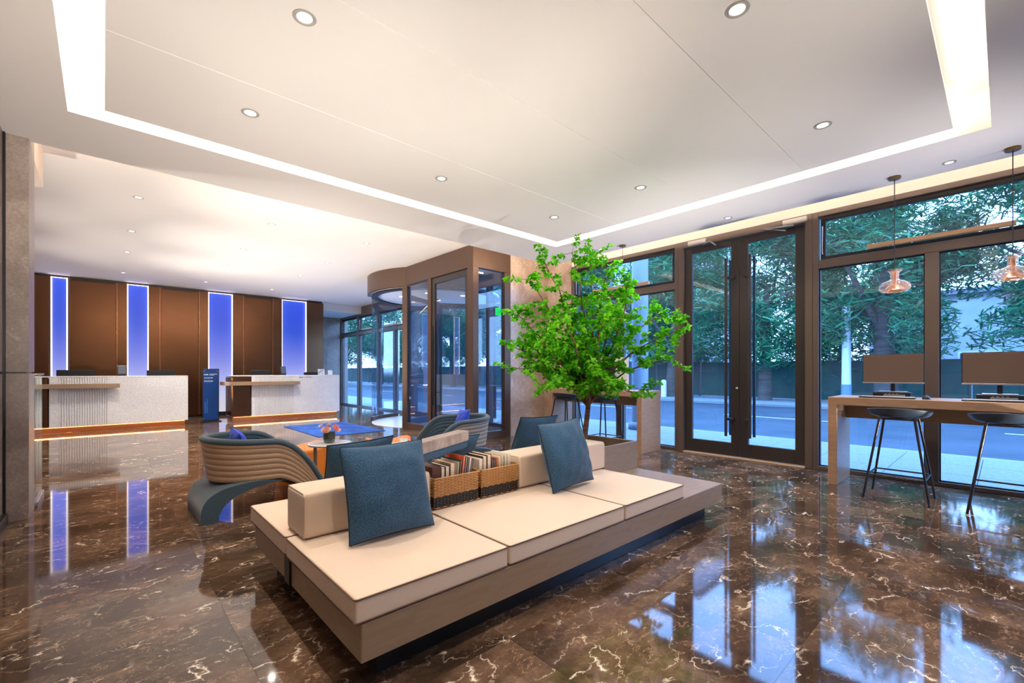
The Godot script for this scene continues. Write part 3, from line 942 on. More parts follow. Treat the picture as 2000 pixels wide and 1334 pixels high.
func build_reception_wall() -> void:
	var w := thing("wall_reception", "bronze panelled reception wall", "wall", Vector3.ZERO, 0, "", "structure")
	var z := RECEPTION_Z
	part(w, "backing", bx(V(-3.2, 0, z - 0.15), V(5.16, SLAB, z - 0.03)), mats.frame_dark)
	part(w, "base_strip", cb(V(-3.05, 0, z - 0.03), V(5.16, 0.05, z + 0.03)), mats.frame_black)
	# [x0, x1, kind]: w wide recessed bronze leaf, n narrow leaf, b light box
	var seq := [[-2.7, -2.2, "n"], [-2.2, -1.75, "b"], [-1.75, -0.90, "n"], [-0.87, -0.60, "b"], [-0.575, 0.245, "w"], [0.255, 0.435, "n"], [0.44, 0.852, "b"], [0.857, 1.075, "n"], [1.085, 1.905, "w"], [1.915, 2.105, "n"], [2.11, 2.68, "b"], [2.685, 2.94, "n"], [2.95, 3.70, "w"], [3.71, 3.945, "n"], [3.95, 4.65, "b"], [4.655, 5.16, "n"]]
	var film := StandardMaterial3D.new()
	film.resource_name = "light_box_film"
	film.albedo_color = rgb(62, 74, 130)
	film.roughness = 0.4
	film.emission_enabled = true
	film.emission_texture = led_panel_tex()
	film.emission_operator = BaseMaterial3D.EMISSION_OP_MULTIPLY
	film.emission = Color.WHITE
	film.emission_energy_multiplier = 0.70
	var top := 3.36
	for s in seq:
		var a: float = s[0]
		var b: float = s[1]
		if s[2] == "b":
			var m := MB.new()
			m.face([V(a, 0.1, z + 0.0), V(b, 0.1, z), V(b, top, z), V(a, top, z)], V(0, 0, 1))
			for i in m.v.size():
				m.uv[i] = Vector2((m.v[i].x - a) / (b - a), 1.0 - (m.v[i].y - 0.1) / (top - 0.1))
			m.box(V(a, 0.1, z - 0.03), V(b, top, z - 0.002))
			var lb := part(w, "light_box", m, film, Vector3.ZERO, "glowing blue light box")
			for e in [[a - 0.003, a + 0.02], [b - 0.02, b + 0.003]]:
				part(lb, "led_strip", bx(V(e[0], 0.12, z + 0.03), V(e[1], top, z + 0.06)), mats.led_white)
			part(lb, "led_strip", bx(V(a, top - 0.012, z + 0.03), V(b, top, z + 0.06)), mats.led_white)
			area("light_box_light", V((a + b) / 2, 1.75, z + 0.02), V(0, 0, 1), Vector2(b - a - 0.05, 3.1), Color(0.45, 0.55, 1.0), 0.2)
		elif s[2] == "w":
			part(w, "bronze_leaf", cb(V(a, 0.05, z - 0.03), V(b, top - 0.03, z + 0.05), 0.006), mats.panel_bronze)
			for e in [[a, a + 0.02], [b - 0.02, b]]:
				part(w, "edge_profile", cb(V(e[0], 0.05, z + 0.05), V(e[1], top - 0.01, z + 0.075), 0.002), mats.panel_dark)
		else:
			part(w, "bronze_leaf", cb(V(a, 0.05, z - 0.03), V(b, top, z + 0.075), 0.004), mats.panel_bronze)
			if b - a < 0.3:
				for e in ([a + 0.004] if s[0] > 0.8 and fmod(a, 1.0) > 0.7 and false else [a - 0.006, b - 0.002]):
					part(w, "edge_profile", cb(V(e, 0.05, z + 0.07), V(e + 0.008, top, z + 0.082), 0.001), mats.bright_bronze)
	# counters with fill lamps, added out of sight behind the desks to brighten the ceiling
	for q in [[0.05, 1.25, "added low back counter with a fill light channel behind the fluted desk"], [3.6, 1.05, "added low back counter with a fill light channel behind the bronze-ended desk"]]:
		var k := thing("added_back_counter", q[2], "counter", V(q[0], 0, -14.2), 0, "added back counters")
		part(k, "cabinet", cb(V(-q[1], 0, -0.22), V(q[1], 0.70, 0.15), 0.004), mats.brown_laminate)
		part(k, "added_lamp_channel", cb(V(-q[1] + 0.1, 0.70, -0.05), V(q[1] - 0.1, 0.715, 0.05), 0.002), mats.led_white)
		area("added_counter_light", V(q[0], 0.72, -14.2), V(0, 1, 0.35), Vector2(q[1] * 2 - 0.2, 0.08), Color(1.0, 0.95, 0.9), 0.8, V(0, 0, 1))


func desk(called: String, label: String, x0: float, bronze_x: float, x1: float, flute0: float, flute1: float, shelf0: float, shelf1: float) -> Node3D:
	var zf := -12.45
	var d := thing(called, label, "reception desk", V((x0 + x1) / 2, 0, zf - 0.4), 0, "white reception desks")
	var o := -d.position
	var white: Material = mats.white_stone
	var g := func(n: String, lo: Vector3, hi: Vector3, m: Material, ch := 0.004) -> MeshInstance3D:
		return part(d, n, cb(lo + o, hi + o, ch), m)
	g.call("plinth", V(x0 + 0.04, 0, zf - 0.72), V(x1 - 0.05, 0.108, zf - 0.06), mats.bright_bronze)
	g.call("front_panel", V(bronze_x, 0.115, zf - 0.06), V(flute0, 1.09, zf), white)
	g.call("front_panel", V(flute1, 0.115, zf - 0.06), V(x1, 1.09, zf), white)
	g.call("front_panel", V(flute0, 0.115, zf - 0.06), V(flute1, 1.09, zf - 0.02), white)
	var k := flute0
	while k < flute1 - 0.02:
		g.call("flute", V(k + 0.002, 0.115, zf - 0.02), V(k + 0.025, 1.09, zf), white, 0.005)
		k += 0.037
	g.call("bronze_end", V(x0, 0.108, zf - 0.70), V(bronze_x, 1.09, zf + 0.006), mats.panel_bronze, 0.03)
	g.call("counter_top", V(x0, 1.09, zf - 0.35), V(x1, 1.115, zf + 0.004), white)
	g.call("side_panel", V(x1 - 0.06, 0.115, zf - 0.72), V(x1, 1.09, zf - 0.06), white)
	g.call("work_top", V(x0 + 0.02, 0.74, zf - 0.75), V(x1 - 0.06, 0.77, zf - 0.06), mats.brown_laminate)
	var poly := PackedVector2Array([Vector2(shelf0, 0.0), Vector2(shelf1 - 0.12, 0.0), Vector2(shelf1, 0.13), Vector2(shelf1, 0.16), Vector2(shelf0, 0.16)])
	if bronze_x > x0 + 0.2:
		poly = PackedVector2Array([Vector2(shelf0 + 0.12, -0.5), Vector2(shelf0 + 0.12, 0.0), Vector2(shelf1 - 0.12, 0.0), Vector2(shelf1, 0.10), Vector2(shelf1, 0.16), Vector2(shelf0 + 0.08, 0.16), Vector2(shelf0, 0.08), Vector2(shelf0, -0.5)])
	part(d, "bag_shelf", MB.new().prism(poly, V(0, 0.875, zf) + o, V(1, 0, 0), V(0, 0, 1), V(0, 0.085, 0)), mats.brown_laminate, Vector3.ZERO, "brown bag shelf")
	part(d, "led_strip", bx(V(x0 + 0.05, 0.098, zf - 0.055) + o, V(x1 - 0.06, 0.108, zf - 0.045) + o), mats.led_amber)
	area(called + "_light", V((x0 + x1) / 2, 0.105, zf - 0.03), V(0, -1, 0.25), Vector2(x1 - x0 - 0.12, 0.02), Color(1.0, 0.68, 0.4), 0.55, V(0, 0, 1))
	return d


func letters(parent: Node, called: String, text: String, height: float, at: Vector3, m: Material, turn := Vector3.ZERO) -> void:
	var t := TextMesh.new()
	var f := SystemFont.new()
	f.font_names = PackedStringArray(["Droid Sans"])
	t.font = f
	t.text = text
	t.font_size = 32
	t.pixel_size = height / 24.0
	t.depth = 0.002
	t.horizontal_alignment = HORIZONTAL_ALIGNMENT_LEFT
	var o := part(parent, called, t, m, at)
	o.rotation_degrees = turn


func print_line(parent: Node, x: float, y: float, w: float, h: float, z: float, m: Material, sd: int, upright := false) -> void:
	# a line of print too small to read: short strokes of uneven width
	var r := RandomNumberGenerator.new()
	r.seed = sd
	var b := MB.new()
	var p := 0.0
	while p < w:
		var s := h * r.randf_range(0.5, 0.95)
		var e := minf(p + s, w)
		var hh := h * r.randf_range(0.75, 1.0)
		if upright:
			b.box(V(x, y + p, z), V(x + hh, y + e, z + 0.001))
		else:
			b.box(V(x + p, y, z), V(x + e, y + hh, z + 0.001))
		p += s + h * r.randf_range(0.12, 0.35)
	part(parent, "print", b, m).set_meta("kind", "stuff")


func monitor(at: Vector3, turn: float, label: String, w: float, h: float, face: Material, foot := true, lift := 0.10) -> Node3D:
	# screen towards local +z
	var t := thing("monitor", label, "monitor", at, turn, "computer monitors")
	part(t, "screen", cb(V(-w / 2, lift, 0.0), V(w / 2, lift + h, 0.004), 0.001), face)
	part(t, "housing", cb(V(-w / 2 - 0.006, lift - 0.014, -0.022), V(w / 2 + 0.006, lift + h + 0.006, -0.0005), 0.004), mats.device_black)
	part(t, "chin_strip", cb(V(-w / 2 - 0.006, lift - 0.016, -0.002), V(w / 2 + 0.006, lift - 0.002, 0.006), 0.002), mats.device_silver)
	part(t, "stand", MB.new().cbox(V(-0.018, 0.008, -0.045), V(0.018, lift + 0.1, -0.022), 0.003), mats.device_black)
	if foot:
		part(t, "foot", cb(V(-0.115, 0, -0.11), V(0.115, 0.009, 0.07), 0.003), mats.device_silver)
	return t


func build_reception() -> void:
	build_reception_wall()
	desk("reception_desk", "long white marble reception desk with fluted front beside the stone pier", -1.45, -0.77, 1.425, -0.64, 0.06, -1.1, 0.262)
	desk("reception_desk", "white marble reception desk with bronze end and wrapped brown shelf", 2.27, 2.70, 4.86, 2.78, 3.66, 2.12, 3.78)
	# bronze stripe of the first desk lies on its front
	var y := 1.115
	var zc := -12.60
	monitor(V(-0.40, 0.7715, -12.93), PI, "wide black monitor on the fluted desk in front of a blue light box", 0.58, 0.30, mats.device_black, true, 0.16)
	monitor(V(0.98, 0.7715, -12.93), PI, "black monitor on the plain end of the fluted desk", 0.50, 0.30, mats.device_black, true, 0.16)
	monitor(V(3.00, 0.7715, -12.93), PI, "black monitor behind the bronze-ended desk", 0.42, 0.30, mats.device_black, true, 0.16)
	var tabs := [[0.30, 0.15, 0.19, 0.0, "small grey tablet standing between the two monitors"], [3.47, 0.15, 0.2, 0.35, "small tilted tablet standing beside the tall blue light box"]]
	for t in tabs:
		var o := thing("tablet", t[4], "tablet", V(t[0], y, zc), t[3], "tablets on the reception counters")
		var bd := part(o, "body", cb(V(-t[1] / 2, 0.03, -0.012), V(t[1] / 2, 0.03 + t[2], 0.012), 0.004), mats.device_black)
		bd.rotation_degrees.x = -12
		part(bd, "screen", bx(V(-t[1] / 2 + 0.012, 0.045, 0.0121), V(t[1] / 2 - 0.012, 0.015 + t[2], 0.0135)), mats.device_grey)
		part(o, "foot", cb(V(-0.05, 0, -0.07), V(0.05, 0.035, 0.03), 0.004), mats.device_black)
	for c in [[4.42, 0.17, 0.16, "acrylic card holder with a printed blue and white picture card"], [4.66, 0.12, 0.13, "blank white card in an acrylic holder by the end of the counter"]]:
		var o := thing("card_holder", c[3], "card holder", V(c[0], y, zc), -0.1, "card holders on the counter")
		var bd := part(o, "card", cb(V(-c[1] / 2, 0.005, -0.003), V(c[1] / 2, c[2], 0.003), 0.001), mats.card_white)
		bd.rotation_degrees.x = -10
		part(o, "foot", cb(V(-c[1] / 2, 0, -0.05), V(c[1] / 2, 0.006, 0.03), 0.001), mats.glass_edge)
		if c[1] > 0.15:
			for k in 4:
				for j in 3:
					if (k * 3 + j) % 4 != 1:
						part(bd, "picture_block", bx(V(-0.07 + j * 0.046, 0.03 + k * 0.03, 0.003), V(-0.07 + j * 0.046 + 0.03, 0.048 + k * 0.03, 0.004)), mats.sign_blue)
	# dark low device behind the second desk
	var dv := thing("card_printer", "low dark device behind the counter beside the card holders", "printer", V(4.30, 0.7715, -12.93), 0)
	part(dv, "body", cb(V(-0.2, 0, -0.12), V(0.16, 0.42, 0.12), 0.01), mats.device_black)
	part(dv, "tray", cb(V(-0.16, 0.42, -0.08), V(0.12, 0.43, 0.08), 0.002), mats.device_grey)
	# standing sign
	var s := thing("standing_sign", "tall blue standing sign with white print between the two reception desks", "sign", V(1.93, 0, -12.92), 0)
	part(s, "base", cb(V(-0.20, 0, -0.14), V(0.20, 0.022, 0.14), 0.004), mats.device_black)
	part(s, "board", cb(V(-0.168, 0.022, -0.018), V(0.168, 1.275, 0.0), 0.003), mats.device_black)
	var bd := part(s, "panel", cb(V(-0.158, 0.04, 0.0), V(0.150, 1.255, 0.006), 0.001), mats.sign_blue)
	for p in [[-0.14, 1.21], [0.13, 1.21], [-0.14, 0.075], [0.13, 0.075]]:
		part(s, "stud", MB.new().lathe([Vector2(0, 0), Vector2(0.011, 0), Vector2(0.009, 0.006), Vector2(0, 0.008)], 10), mats.steel, V(p[0], p[1], 0.006)).rotation_degrees.x = 90
	print_line(bd, -0.145, 1.118, 0.095, 0.034, 0.006, mats.sign_ink, 1)
	part(bd, "print", bx(V(-0.032, 1.110, 0.006), V(-0.018, 1.155, 0.007)), mats.sign_ink)
	print_line(bd, -0.004, 1.135, 0.135, 0.022, 0.006, mats.sign_ink, 2)
	print_line(bd, -0.004, 1.112, 0.07, 0.018, 0.006, mats.sign_ink, 3)
	print_line(bd, -0.138, 1.045, 0.175, 0.026, 0.006, mats.sign_ink, 4)
	print_line(bd, -0.138, 1.018, 0.15, 0.012, 0.006, mats.sign_ink_pale, 5)
	print_line(bd, -0.138, 0.965, 0.18, 0.026, 0.006, mats.sign_ink, 6)
	print_line(bd, -0.138, 0.938, 0.15, 0.012, 0.006, mats.sign_ink_pale, 7)
	print_line(bd, -0.125, 0.21, 0.27, 0.024, 0.006, mats.sign_ink_pale, 8, true)
	print_line(bd, -0.082, 0.21, 0.34, 0.018, 0.006, mats.sign_ink_pale, 9, true)
	# small dark lettering on the second desk
	var lg := thing("desk_lettering", "small grey lettering on the white front of the bronze-ended desk", "lettering", V(3.80, 1.045, -12.45), 0)
	print_line(lg, 0, 0, 0.10, 0.022, 0.0, mats.ink_dark, 21)
	part(lg, "print", bx(V(0.14, 0, 0), V(0.15, 0.03, 0.001)), mats.ink_dark)
	print_line(lg, 0.17, 0.008, 0.14, 0.016, 0.0, mats.ink_dark, 22)
	var mt := part(self, "entrance_mat", cb(V(2.92, 0.0, -10.62), V(4.25, 0.008, -8.48), 0.003), mats.royal_rug)
	tag(mt, "royal blue patterned mat on the floor before the revolving door", "mat")


# ---------- sofa island ----------
func pillow(at: Vector3, size: float, turn: float, lean: float, roll: float, label: String, cloth: Material, edge: Material, thick := 0.085, sd := 1) -> Node3D:
	# stands on its lower edge, face towards local +z, leaning back by lean
	var t := thing("cushion", label, "cushion", at, turn, "loose cushions")
	var nz := FastNoiseLite.new()
	nz.seed = sd
	nz.frequency = 2.2
	var nn := 22
	var rows := [[], []]
	var rim := []
	var shape := func(u: float, w: float, s: float) -> Vector3:
		var x := u * (1.0 - 0.05 * (1 - w * w) * absf(u))
		var y := w * (1.0 - 0.05 * (1 - u * u) * absf(w))
		var full := pow(maxf(0.0, (1 - u * u) * (1 - w * w)), 0.5)
		var z := s * thick * full * (1.0 + 0.25 * nz.get_noise_2d(u + s * 3, w))
		# soft creases running in from the corners
		z += s * 0.006 * full * sin(9.0 * (u * w) + 2.0 * nz.get_noise_2d(u * 1.5, w * 1.5))
		return V(x, y, 0) * size / 2 + V(0, 0, z)
	var m := MB.new()
	for s in [1.0, -1.0]:
		var rr := []
		for i in nn + 1:
			var row := PackedVector3Array()
			var w := sin(lerpf(-1, 1, float(i) / nn) * PI / 2)
			for j in nn + 1:
				var u := sin(lerpf(-1, 1, float(j) / nn) * PI / 2)
				row.append(shape.call(u, w, s))
			if s < 0:
				row.reverse()
			rr.append(row)
		m.grid(rr)
	var loop := []
	for k in 4:
		for i in 14:
			var f := lerpf(-1, 1, i / 14.0)
			var p: Vector2 = [Vector2(f, -1), Vector2(1, f), Vector2(-f, 1), Vector2(-1, -f)][k]
			loop.append(shape.call(p.x, p.y, 0.0))
	loop.append(loop[0])
	var piv := Transform3D(Basis(Vector3.RIGHT, -lean) * Basis(Vector3.BACK, roll), V(0, size * 0.5 * (absf(cos(roll)) + absf(sin(roll))) * cos(lean) + 0.012, 0))
	part(t, "cover", MB.new().add(m, piv), cloth)
	part(t, "piping", MB.new().add(MB.new().tube(loop, 0.0045, 6, false), piv), edge)
	return t


func seat_pad(x0: float, x1: float, z0: float, z1: float, y0: float, y1: float, label: String) -> void:
	var t := thing("seat_cushion", label, "seat cushion", V((x0 + x1) / 2, y0 + 0.0015, (z0 + z1) / 2), 0, "cream seat pads of the sofa island")
	var w := (x1 - x0) / 2 - 0.0045
	var d := (z1 - z0) / 2 - 0.0045
	var h := y1 - y0
	part(t, "pad", MB.new().rbox(V(-w, 0, -d), V(w, h, d), 0.014, 0.006, 8), mats.cream_cloth)
	for yy in [h - 0.006, 0.008]:
		var loop := []
		for p in [[-w, -d], [w, -d], [w, d], [-w, d]]:
			for q in [[0.012, 0], [0.004, 0.004], [0, 0.012]]:
				var along_x: bool = (p[0] < 0) == (p[1] < 0)
				var a: float = q[0] if not along_x else q[1]
				var b: float = q[1] if not along_x else q[0]
				loop.append(V(p[0] - signf(p[0]) * a, yy, p[1] - signf(p[1]) * b))
		loop.append(loop[0])
		part(t, "piping", MB.new().tube(loop, 0.0035, 6, false), mats.cream_piping)


func book(at: Vector3, w: float, h: float, d: float, cover: Color, tilt: float, label: String, page := true) -> void:
	# stands on its edge; pages towards local +z
	var t := thing("book", label, "book", at, 0, "books in the two baskets")
	t.rotation.z = tilt
	var c := mat("book_cover_%d" % counts.book, cover, 0.55)
	var b := 0.003
	part(t, "cover", MB.new().cbox(V(0, 0, -d), V(b, h, 0), 0.0008).cbox(V(w - b, 0, -d), V(w, h, 0), 0.0008).cbox(V(b, 0, -d), V(w - b, h, -d + b), 0.0008), c)
	if page:
		part(t, "page_block", cb(V(b, 0.004, -d + b), V(w - b, h - 0.004, -0.004), 0.0008), mats.book_page)
	else:
		part(t, "page_block", cb(V(b, 0.0, -d + b), V(w - b, h - 0.001, -0.001), 0.0008), c)


func basket(x0: float, x1: float, label: String) -> void:
	var z1 := -2.285
	var z0 := -2.555
	var y0 := 0.379
	var h := 0.178
	var t := thing("wicker_basket", label, "basket", V((x0 + x1) / 2, y0, (z0 + z1) / 2), 0, "wicker book baskets")
	var w := (x1 - x0) / 2 - 0.004
	var d := (z1 - z0) / 2 - 0.004
	# loop of uprights round the rectangle
	var stakes := []
	var per := 4 * (w + d)
	var ns := int(per / 0.024) / 2 * 2
	for k in ns:
		var s := per * k / ns
		var p := Vector2.ZERO
		if s < 2 * w:
			p = Vector2(-w + s, d)
		elif s < 2 * w + 2 * d:
			p = Vector2(w, d - (s - 2 * w))
		elif s < 4 * w + 2 * d:
			p = Vector2(w - (s - 2 * w - 2 * d), -d)
		else:
			p = Vector2(-w, -d + (s - 4 * w - 2 * d))
		stakes.append(p)
	var weave := func(ya: float, yb: float, step: float, r: float) -> MB:
		var m := MB.new()
		var y := ya
		var odd := 0
		while y < yb:
			var loop := []
			for k in ns + 1:
				var p: Vector2 = stakes[k % ns]
				var o := 0.0045 * (1 if (k + odd) % 2 == 0 else -1)
				var dirv := Vector2(signf(p.x) if absf(absf(p.x) - w) < 1e-4 else 0.0, signf(p.y) if absf(absf(p.y) - d) < 1e-4 else 0.0)
				loop.append(V(p.x + dirv.x * o, y, p.y + dirv.y * o))
			m.tube(loop, r, 5, false)
			y += step
			odd += 1
		return m
	part(t, "lower_weave", weave.call(0.006, 0.066, 0.0085, 0.0046), mats.wicker_black, Vector3.ZERO, "black woven band")
	part(t, "upper_weave", weave.call(0.072, h - 0.01, 0.0085, 0.0046), mats.wicker_tan, Vector3.ZERO, "tan woven sides")
	for p in stakes:
		part(t, "stake", MB.new().tube([V(p.x, 0.003, p.y), V(p.x, h - 0.004, p.y)], 0.0028, 4, false), mats.wicker_tan)
	var rim := []
	for k in [[-1, 1], [1, 1], [1, -1], [-1, -1], [-1, 1]]:
		rim.append(V(k[0] * w, h, k[1] * d))
	part(t, "rim", MB.new().tube(rim, 0.006, 6, false), mats.wicker_tan)
	part(t, "rim", MB.new().tube(rim.map(func(p): return V(p.x, 0.004, p.z)), 0.005, 6, false), mats.wicker_tan)
	part(t, "bottom", bx(V(-w, 0.001, -d), V(w, 0.008, d)), mats.wicker_tan)


func build_sofa() -> void:
	var p := thing("sofa_platform", "long brown sofa platform with planter box on a black plinth", "sofa base", V(2.25, 0, -2.36))
	var o := -p.position
	part(p, "plinth", cb(V(0.80, 0, -3.05) + o, V(3.70, 0.13, -1.68) + o), mats.plinth_black)
	part(p, "deck", cb(V(0.70, 0.125, -3.14) + o, V(3.82, 0.27, -1.59) + o, 0.004), mats.brown_laminate)
	var bx0 := 3.28
	var bx1 := 3.815
	var bz0 := -3.0
	var bz1 := -2.392
	var th := 0.022
	for s in [[V(bx0, 0.27, bz1 - th), V(bx1, 0.533, bz1)], [V(bx0, 0.27, bz0), V(bx1, 0.533, bz0 + th)], [V(bx0, 0.27, bz0 + th), V(bx0 + th, 0.533, bz1 - th)], [V(bx1 - th, 0.27, bz0 + th), V(bx1, 0.533, bz1 - th)]]:
		part(p, "planter_board", cb(s[0] + o, s[1] + o, 0.002), mats.brown_laminate)
	part(p, "soil", bx(V(bx0 + th, 0.271, bz0 + th) + o, V(bx1 - th, 0.45, bz1 - th) + o), mats.soil)
	part(p, "socket_cover", cb(V(0.688, 0.13, -2.49) + o, V(0.70, 0.262, -2.41) + o, 0.002), mats.device_black, Vector3.ZERO, "black socket cover")
	var xs := [0.672, 1.43, 2.40, 3.165]
	var fl := ["cream seat pad under the denim cushion with the black socket cover below it", "long cream seat pad in front of the book baskets", "cream seat pad beside the bare brown end of the platform"]
	var bl := ["cream seat pad behind the bolster, facing the ribbed tan chair", "cream seat pad behind the book baskets", "cream seat pad behind the bolster next to the planter"]
	for k in 3:
		seat_pad(xs[k], xs[k + 1], -2.43, -1.585, 0.27, 0.37, fl[k])
		seat_pad(xs[k], xs[k + 1], -3.16, -2.434, 0.27, 0.37, bl[k])
	for k in 2:
		var a: float = [0.723, 2.163][k]
		var b: float = [1.443, 3.172][k]
		var t := thing("bolster", ["cream block bolster at the end of the sofa with the socket cover", "cream block bolster between book baskets and planter"][k], "bolster", V((a + b) / 2, 0.377, -2.435), 0, "cream back bolsters")
		var w := (b - a) / 2
		part(t, "block", MB.new().rbox(V(-w, 0, -0.135), V(w, 0.226, 0.135), 0.022, 0.004, 8), mats.cream_cloth)
		for e in [-1, 1]:
			var loop := []
			for q in [[-0.125, 0.006], [0.125, 0.006], [0.132, 0.02], [0.132, 0.20], [0.118, 0.222], [-0.118, 0.222], [-0.132, 0.20], [-0.132, 0.02], [-0.125, 0.006]]:
				loop.append(V(e * (w - 0.006), q[1], q[0]))
			part(t, "piping", MB.new().tube(loop, 0.0028, 6, false), mats.cream_cloth)
	basket(1.455, 1.800, "wicker basket with a black lower band holding the thick brown book")
	basket(1.812, 2.150, "wicker basket with a black lower band holding the navy and red books")
	# books: [x, width, height, depth, colour, tilt, label]
	var yb := 0.39
	var bk := [
		[1.468, 0.062, 0.232, 0.17, rgb(98, 58, 44), 0.0, "thick dark brown slipcased book at the end of its basket", false],
		[1.532, 0.030, 0.225, 0.18, rgb(28, 34, 58), 0.0, "navy hardback leaning on the thick brown book", true],
		[1.564, 0.032, 0.225, 0.185, rgb(30, 36, 62), 0.0, "second navy hardback from the thick brown book", true],
		[1.598, 0.034, 0.238, 0.19, rgb(208, 172, 146), -0.02, "pinkish tan book with a dark smudge on its pages", true],
		[1.636, 0.010, 0.242, 0.20, rgb(196, 186, 168), -0.10, "thin beige booklet leaning in the basket", true],
		[1.650, 0.012, 0.25, 0.20, rgb(60, 74, 70), -0.12, "thin dark green booklet leaning in the basket", true],
		[1.666, 0.014, 0.275, 0.21, rgb(232, 96, 44), -0.14, "bright orange-edged tall magazine", true],
		[1.684, 0.012, 0.27, 0.20, rgb(112, 120, 138), -0.15, "grey-blue tall magazine beside the orange one", true],
		[1.700, 0.012, 0.262, 0.20, rgb(42, 50, 84), -0.15, "thin navy book with pale stripe beside the grey magazine", true],
		[1.716, 0.014, 0.255, 0.19, rgb(226, 226, 226), -0.14, "thin white book in the basket with the brown book", true],
		[1.734, 0.012, 0.25, 0.19, rgb(52, 56, 62), -0.14, "thin charcoal book last in the basket with the brown book", true],
		[1.828, 0.030, 0.235, 0.18, rgb(222, 206, 190), 0.0, "cream book with a red top corner first in its basket", true],
		[1.860, 0.034, 0.25, 0.19, rgb(46, 40, 44), 0.0, "black-edged cream hardback in the basket with the red book", true],
		[1.896, 0.036, 0.255, 0.20, rgb(96, 52, 40), 0.0, "maroon-backed hardback taller than the others", true],
		[1.936, 0.013, 0.225, 0.18, rgb(54, 36, 66), 0.0, "thin purple paperback beside the maroon-backed hardback", true],
		[1.951, 0.013, 0.222, 0.18, rgb(34, 40, 88), 0.0, "thin deep blue paperback between purple and red ones", true],
		[1.966, 0.012, 0.225, 0.18, rgb(168, 44, 38), 0.0, "thin red paperback next to an orange one", true],
		[1.980, 0.013, 0.222, 0.18, rgb(214, 120, 60), 0.0, "thin orange paperback next to an ivory one", true],
		[1.996, 0.022, 0.23, 0.18, rgb(232, 222, 200), 0.0, "ivory paperback beside the orange paperback", true],
		[2.022, 0.022, 0.235, 0.19, rgb(206, 186, 156), 0.0, "tan paperback in the middle of the pale books", true],
		[2.050, 0.024, 0.235, 0.185, rgb(196, 200, 204), 0.0, "pale grey paperback before the last white one", true],
		[2.080, 0.026, 0.24, 0.185, rgb(240, 236, 228), 0.0, "white paperback last in its basket by the bolster", true]]
	for b in bk:
		book(V(b[0], yb, -2.325), b[1], b[2], b[3], b[4], b[5], b[6], b[7])
	# loose cushions
	pillow(V(1.08, 0.372, -2.12), 0.46, 0.02, 0.30, -0.015, "large denim blue cushion leaning on the bolster by the socket cover", mats.denim_cloth, mats.denim_piping, 0.10, 3)
	pillow(V(2.46, 0.372, -2.12), 0.47, 0.04, 0.28, 0.035, "large denim blue cushion leaning on the bolster beside the planter", mats.denim_cloth, mats.denim_piping, 0.10, 5)
	pillow(V(1.20, 0.376, -2.78), 0.42, PI, 0.46, -0.06, "denim blue cushion behind the bolster, facing the round table with flowers", mats.denim_cloth, mats.denim_piping, 0.08, 7)
	pillow(V(2.77, 0.376, -2.78), 0.46, PI, 0.40, 0.03, "denim blue cushion behind the bolster next to the small tree", mats.denim_cloth, mats.denim_piping, 0.08, 9)
	pillow(V(1.96, 0.376, -2.80), 0.36, PI, 0.40, 0.05, "denim blue cushion behind the book baskets", mats.denim_cloth, mats.denim_piping, 0.07, 15)
	# slim cushion lying aslant over the books
	var t := thing("lumbar_cushion", "slim cushion with a taupe velvet band lying aslant on the books", "cushion", V(1.56, 0.672, -2.40), 0.46, "loose cushions")
	part(t, "cover", MB.new().rbox(V(-0.33, 0, -0.04), V(0.33, 0.06, 0.04), 0.02, 0.0, 6), mats.denim_cloth)
	part(t, "band", MB.new().rbox(V(-0.335, 0.052, -0.045), V(0.335, 0.122, 0.045), 0.006, 0.0, 4), mats.taupe_velvet, Vector3.ZERO, "taupe velvet band")


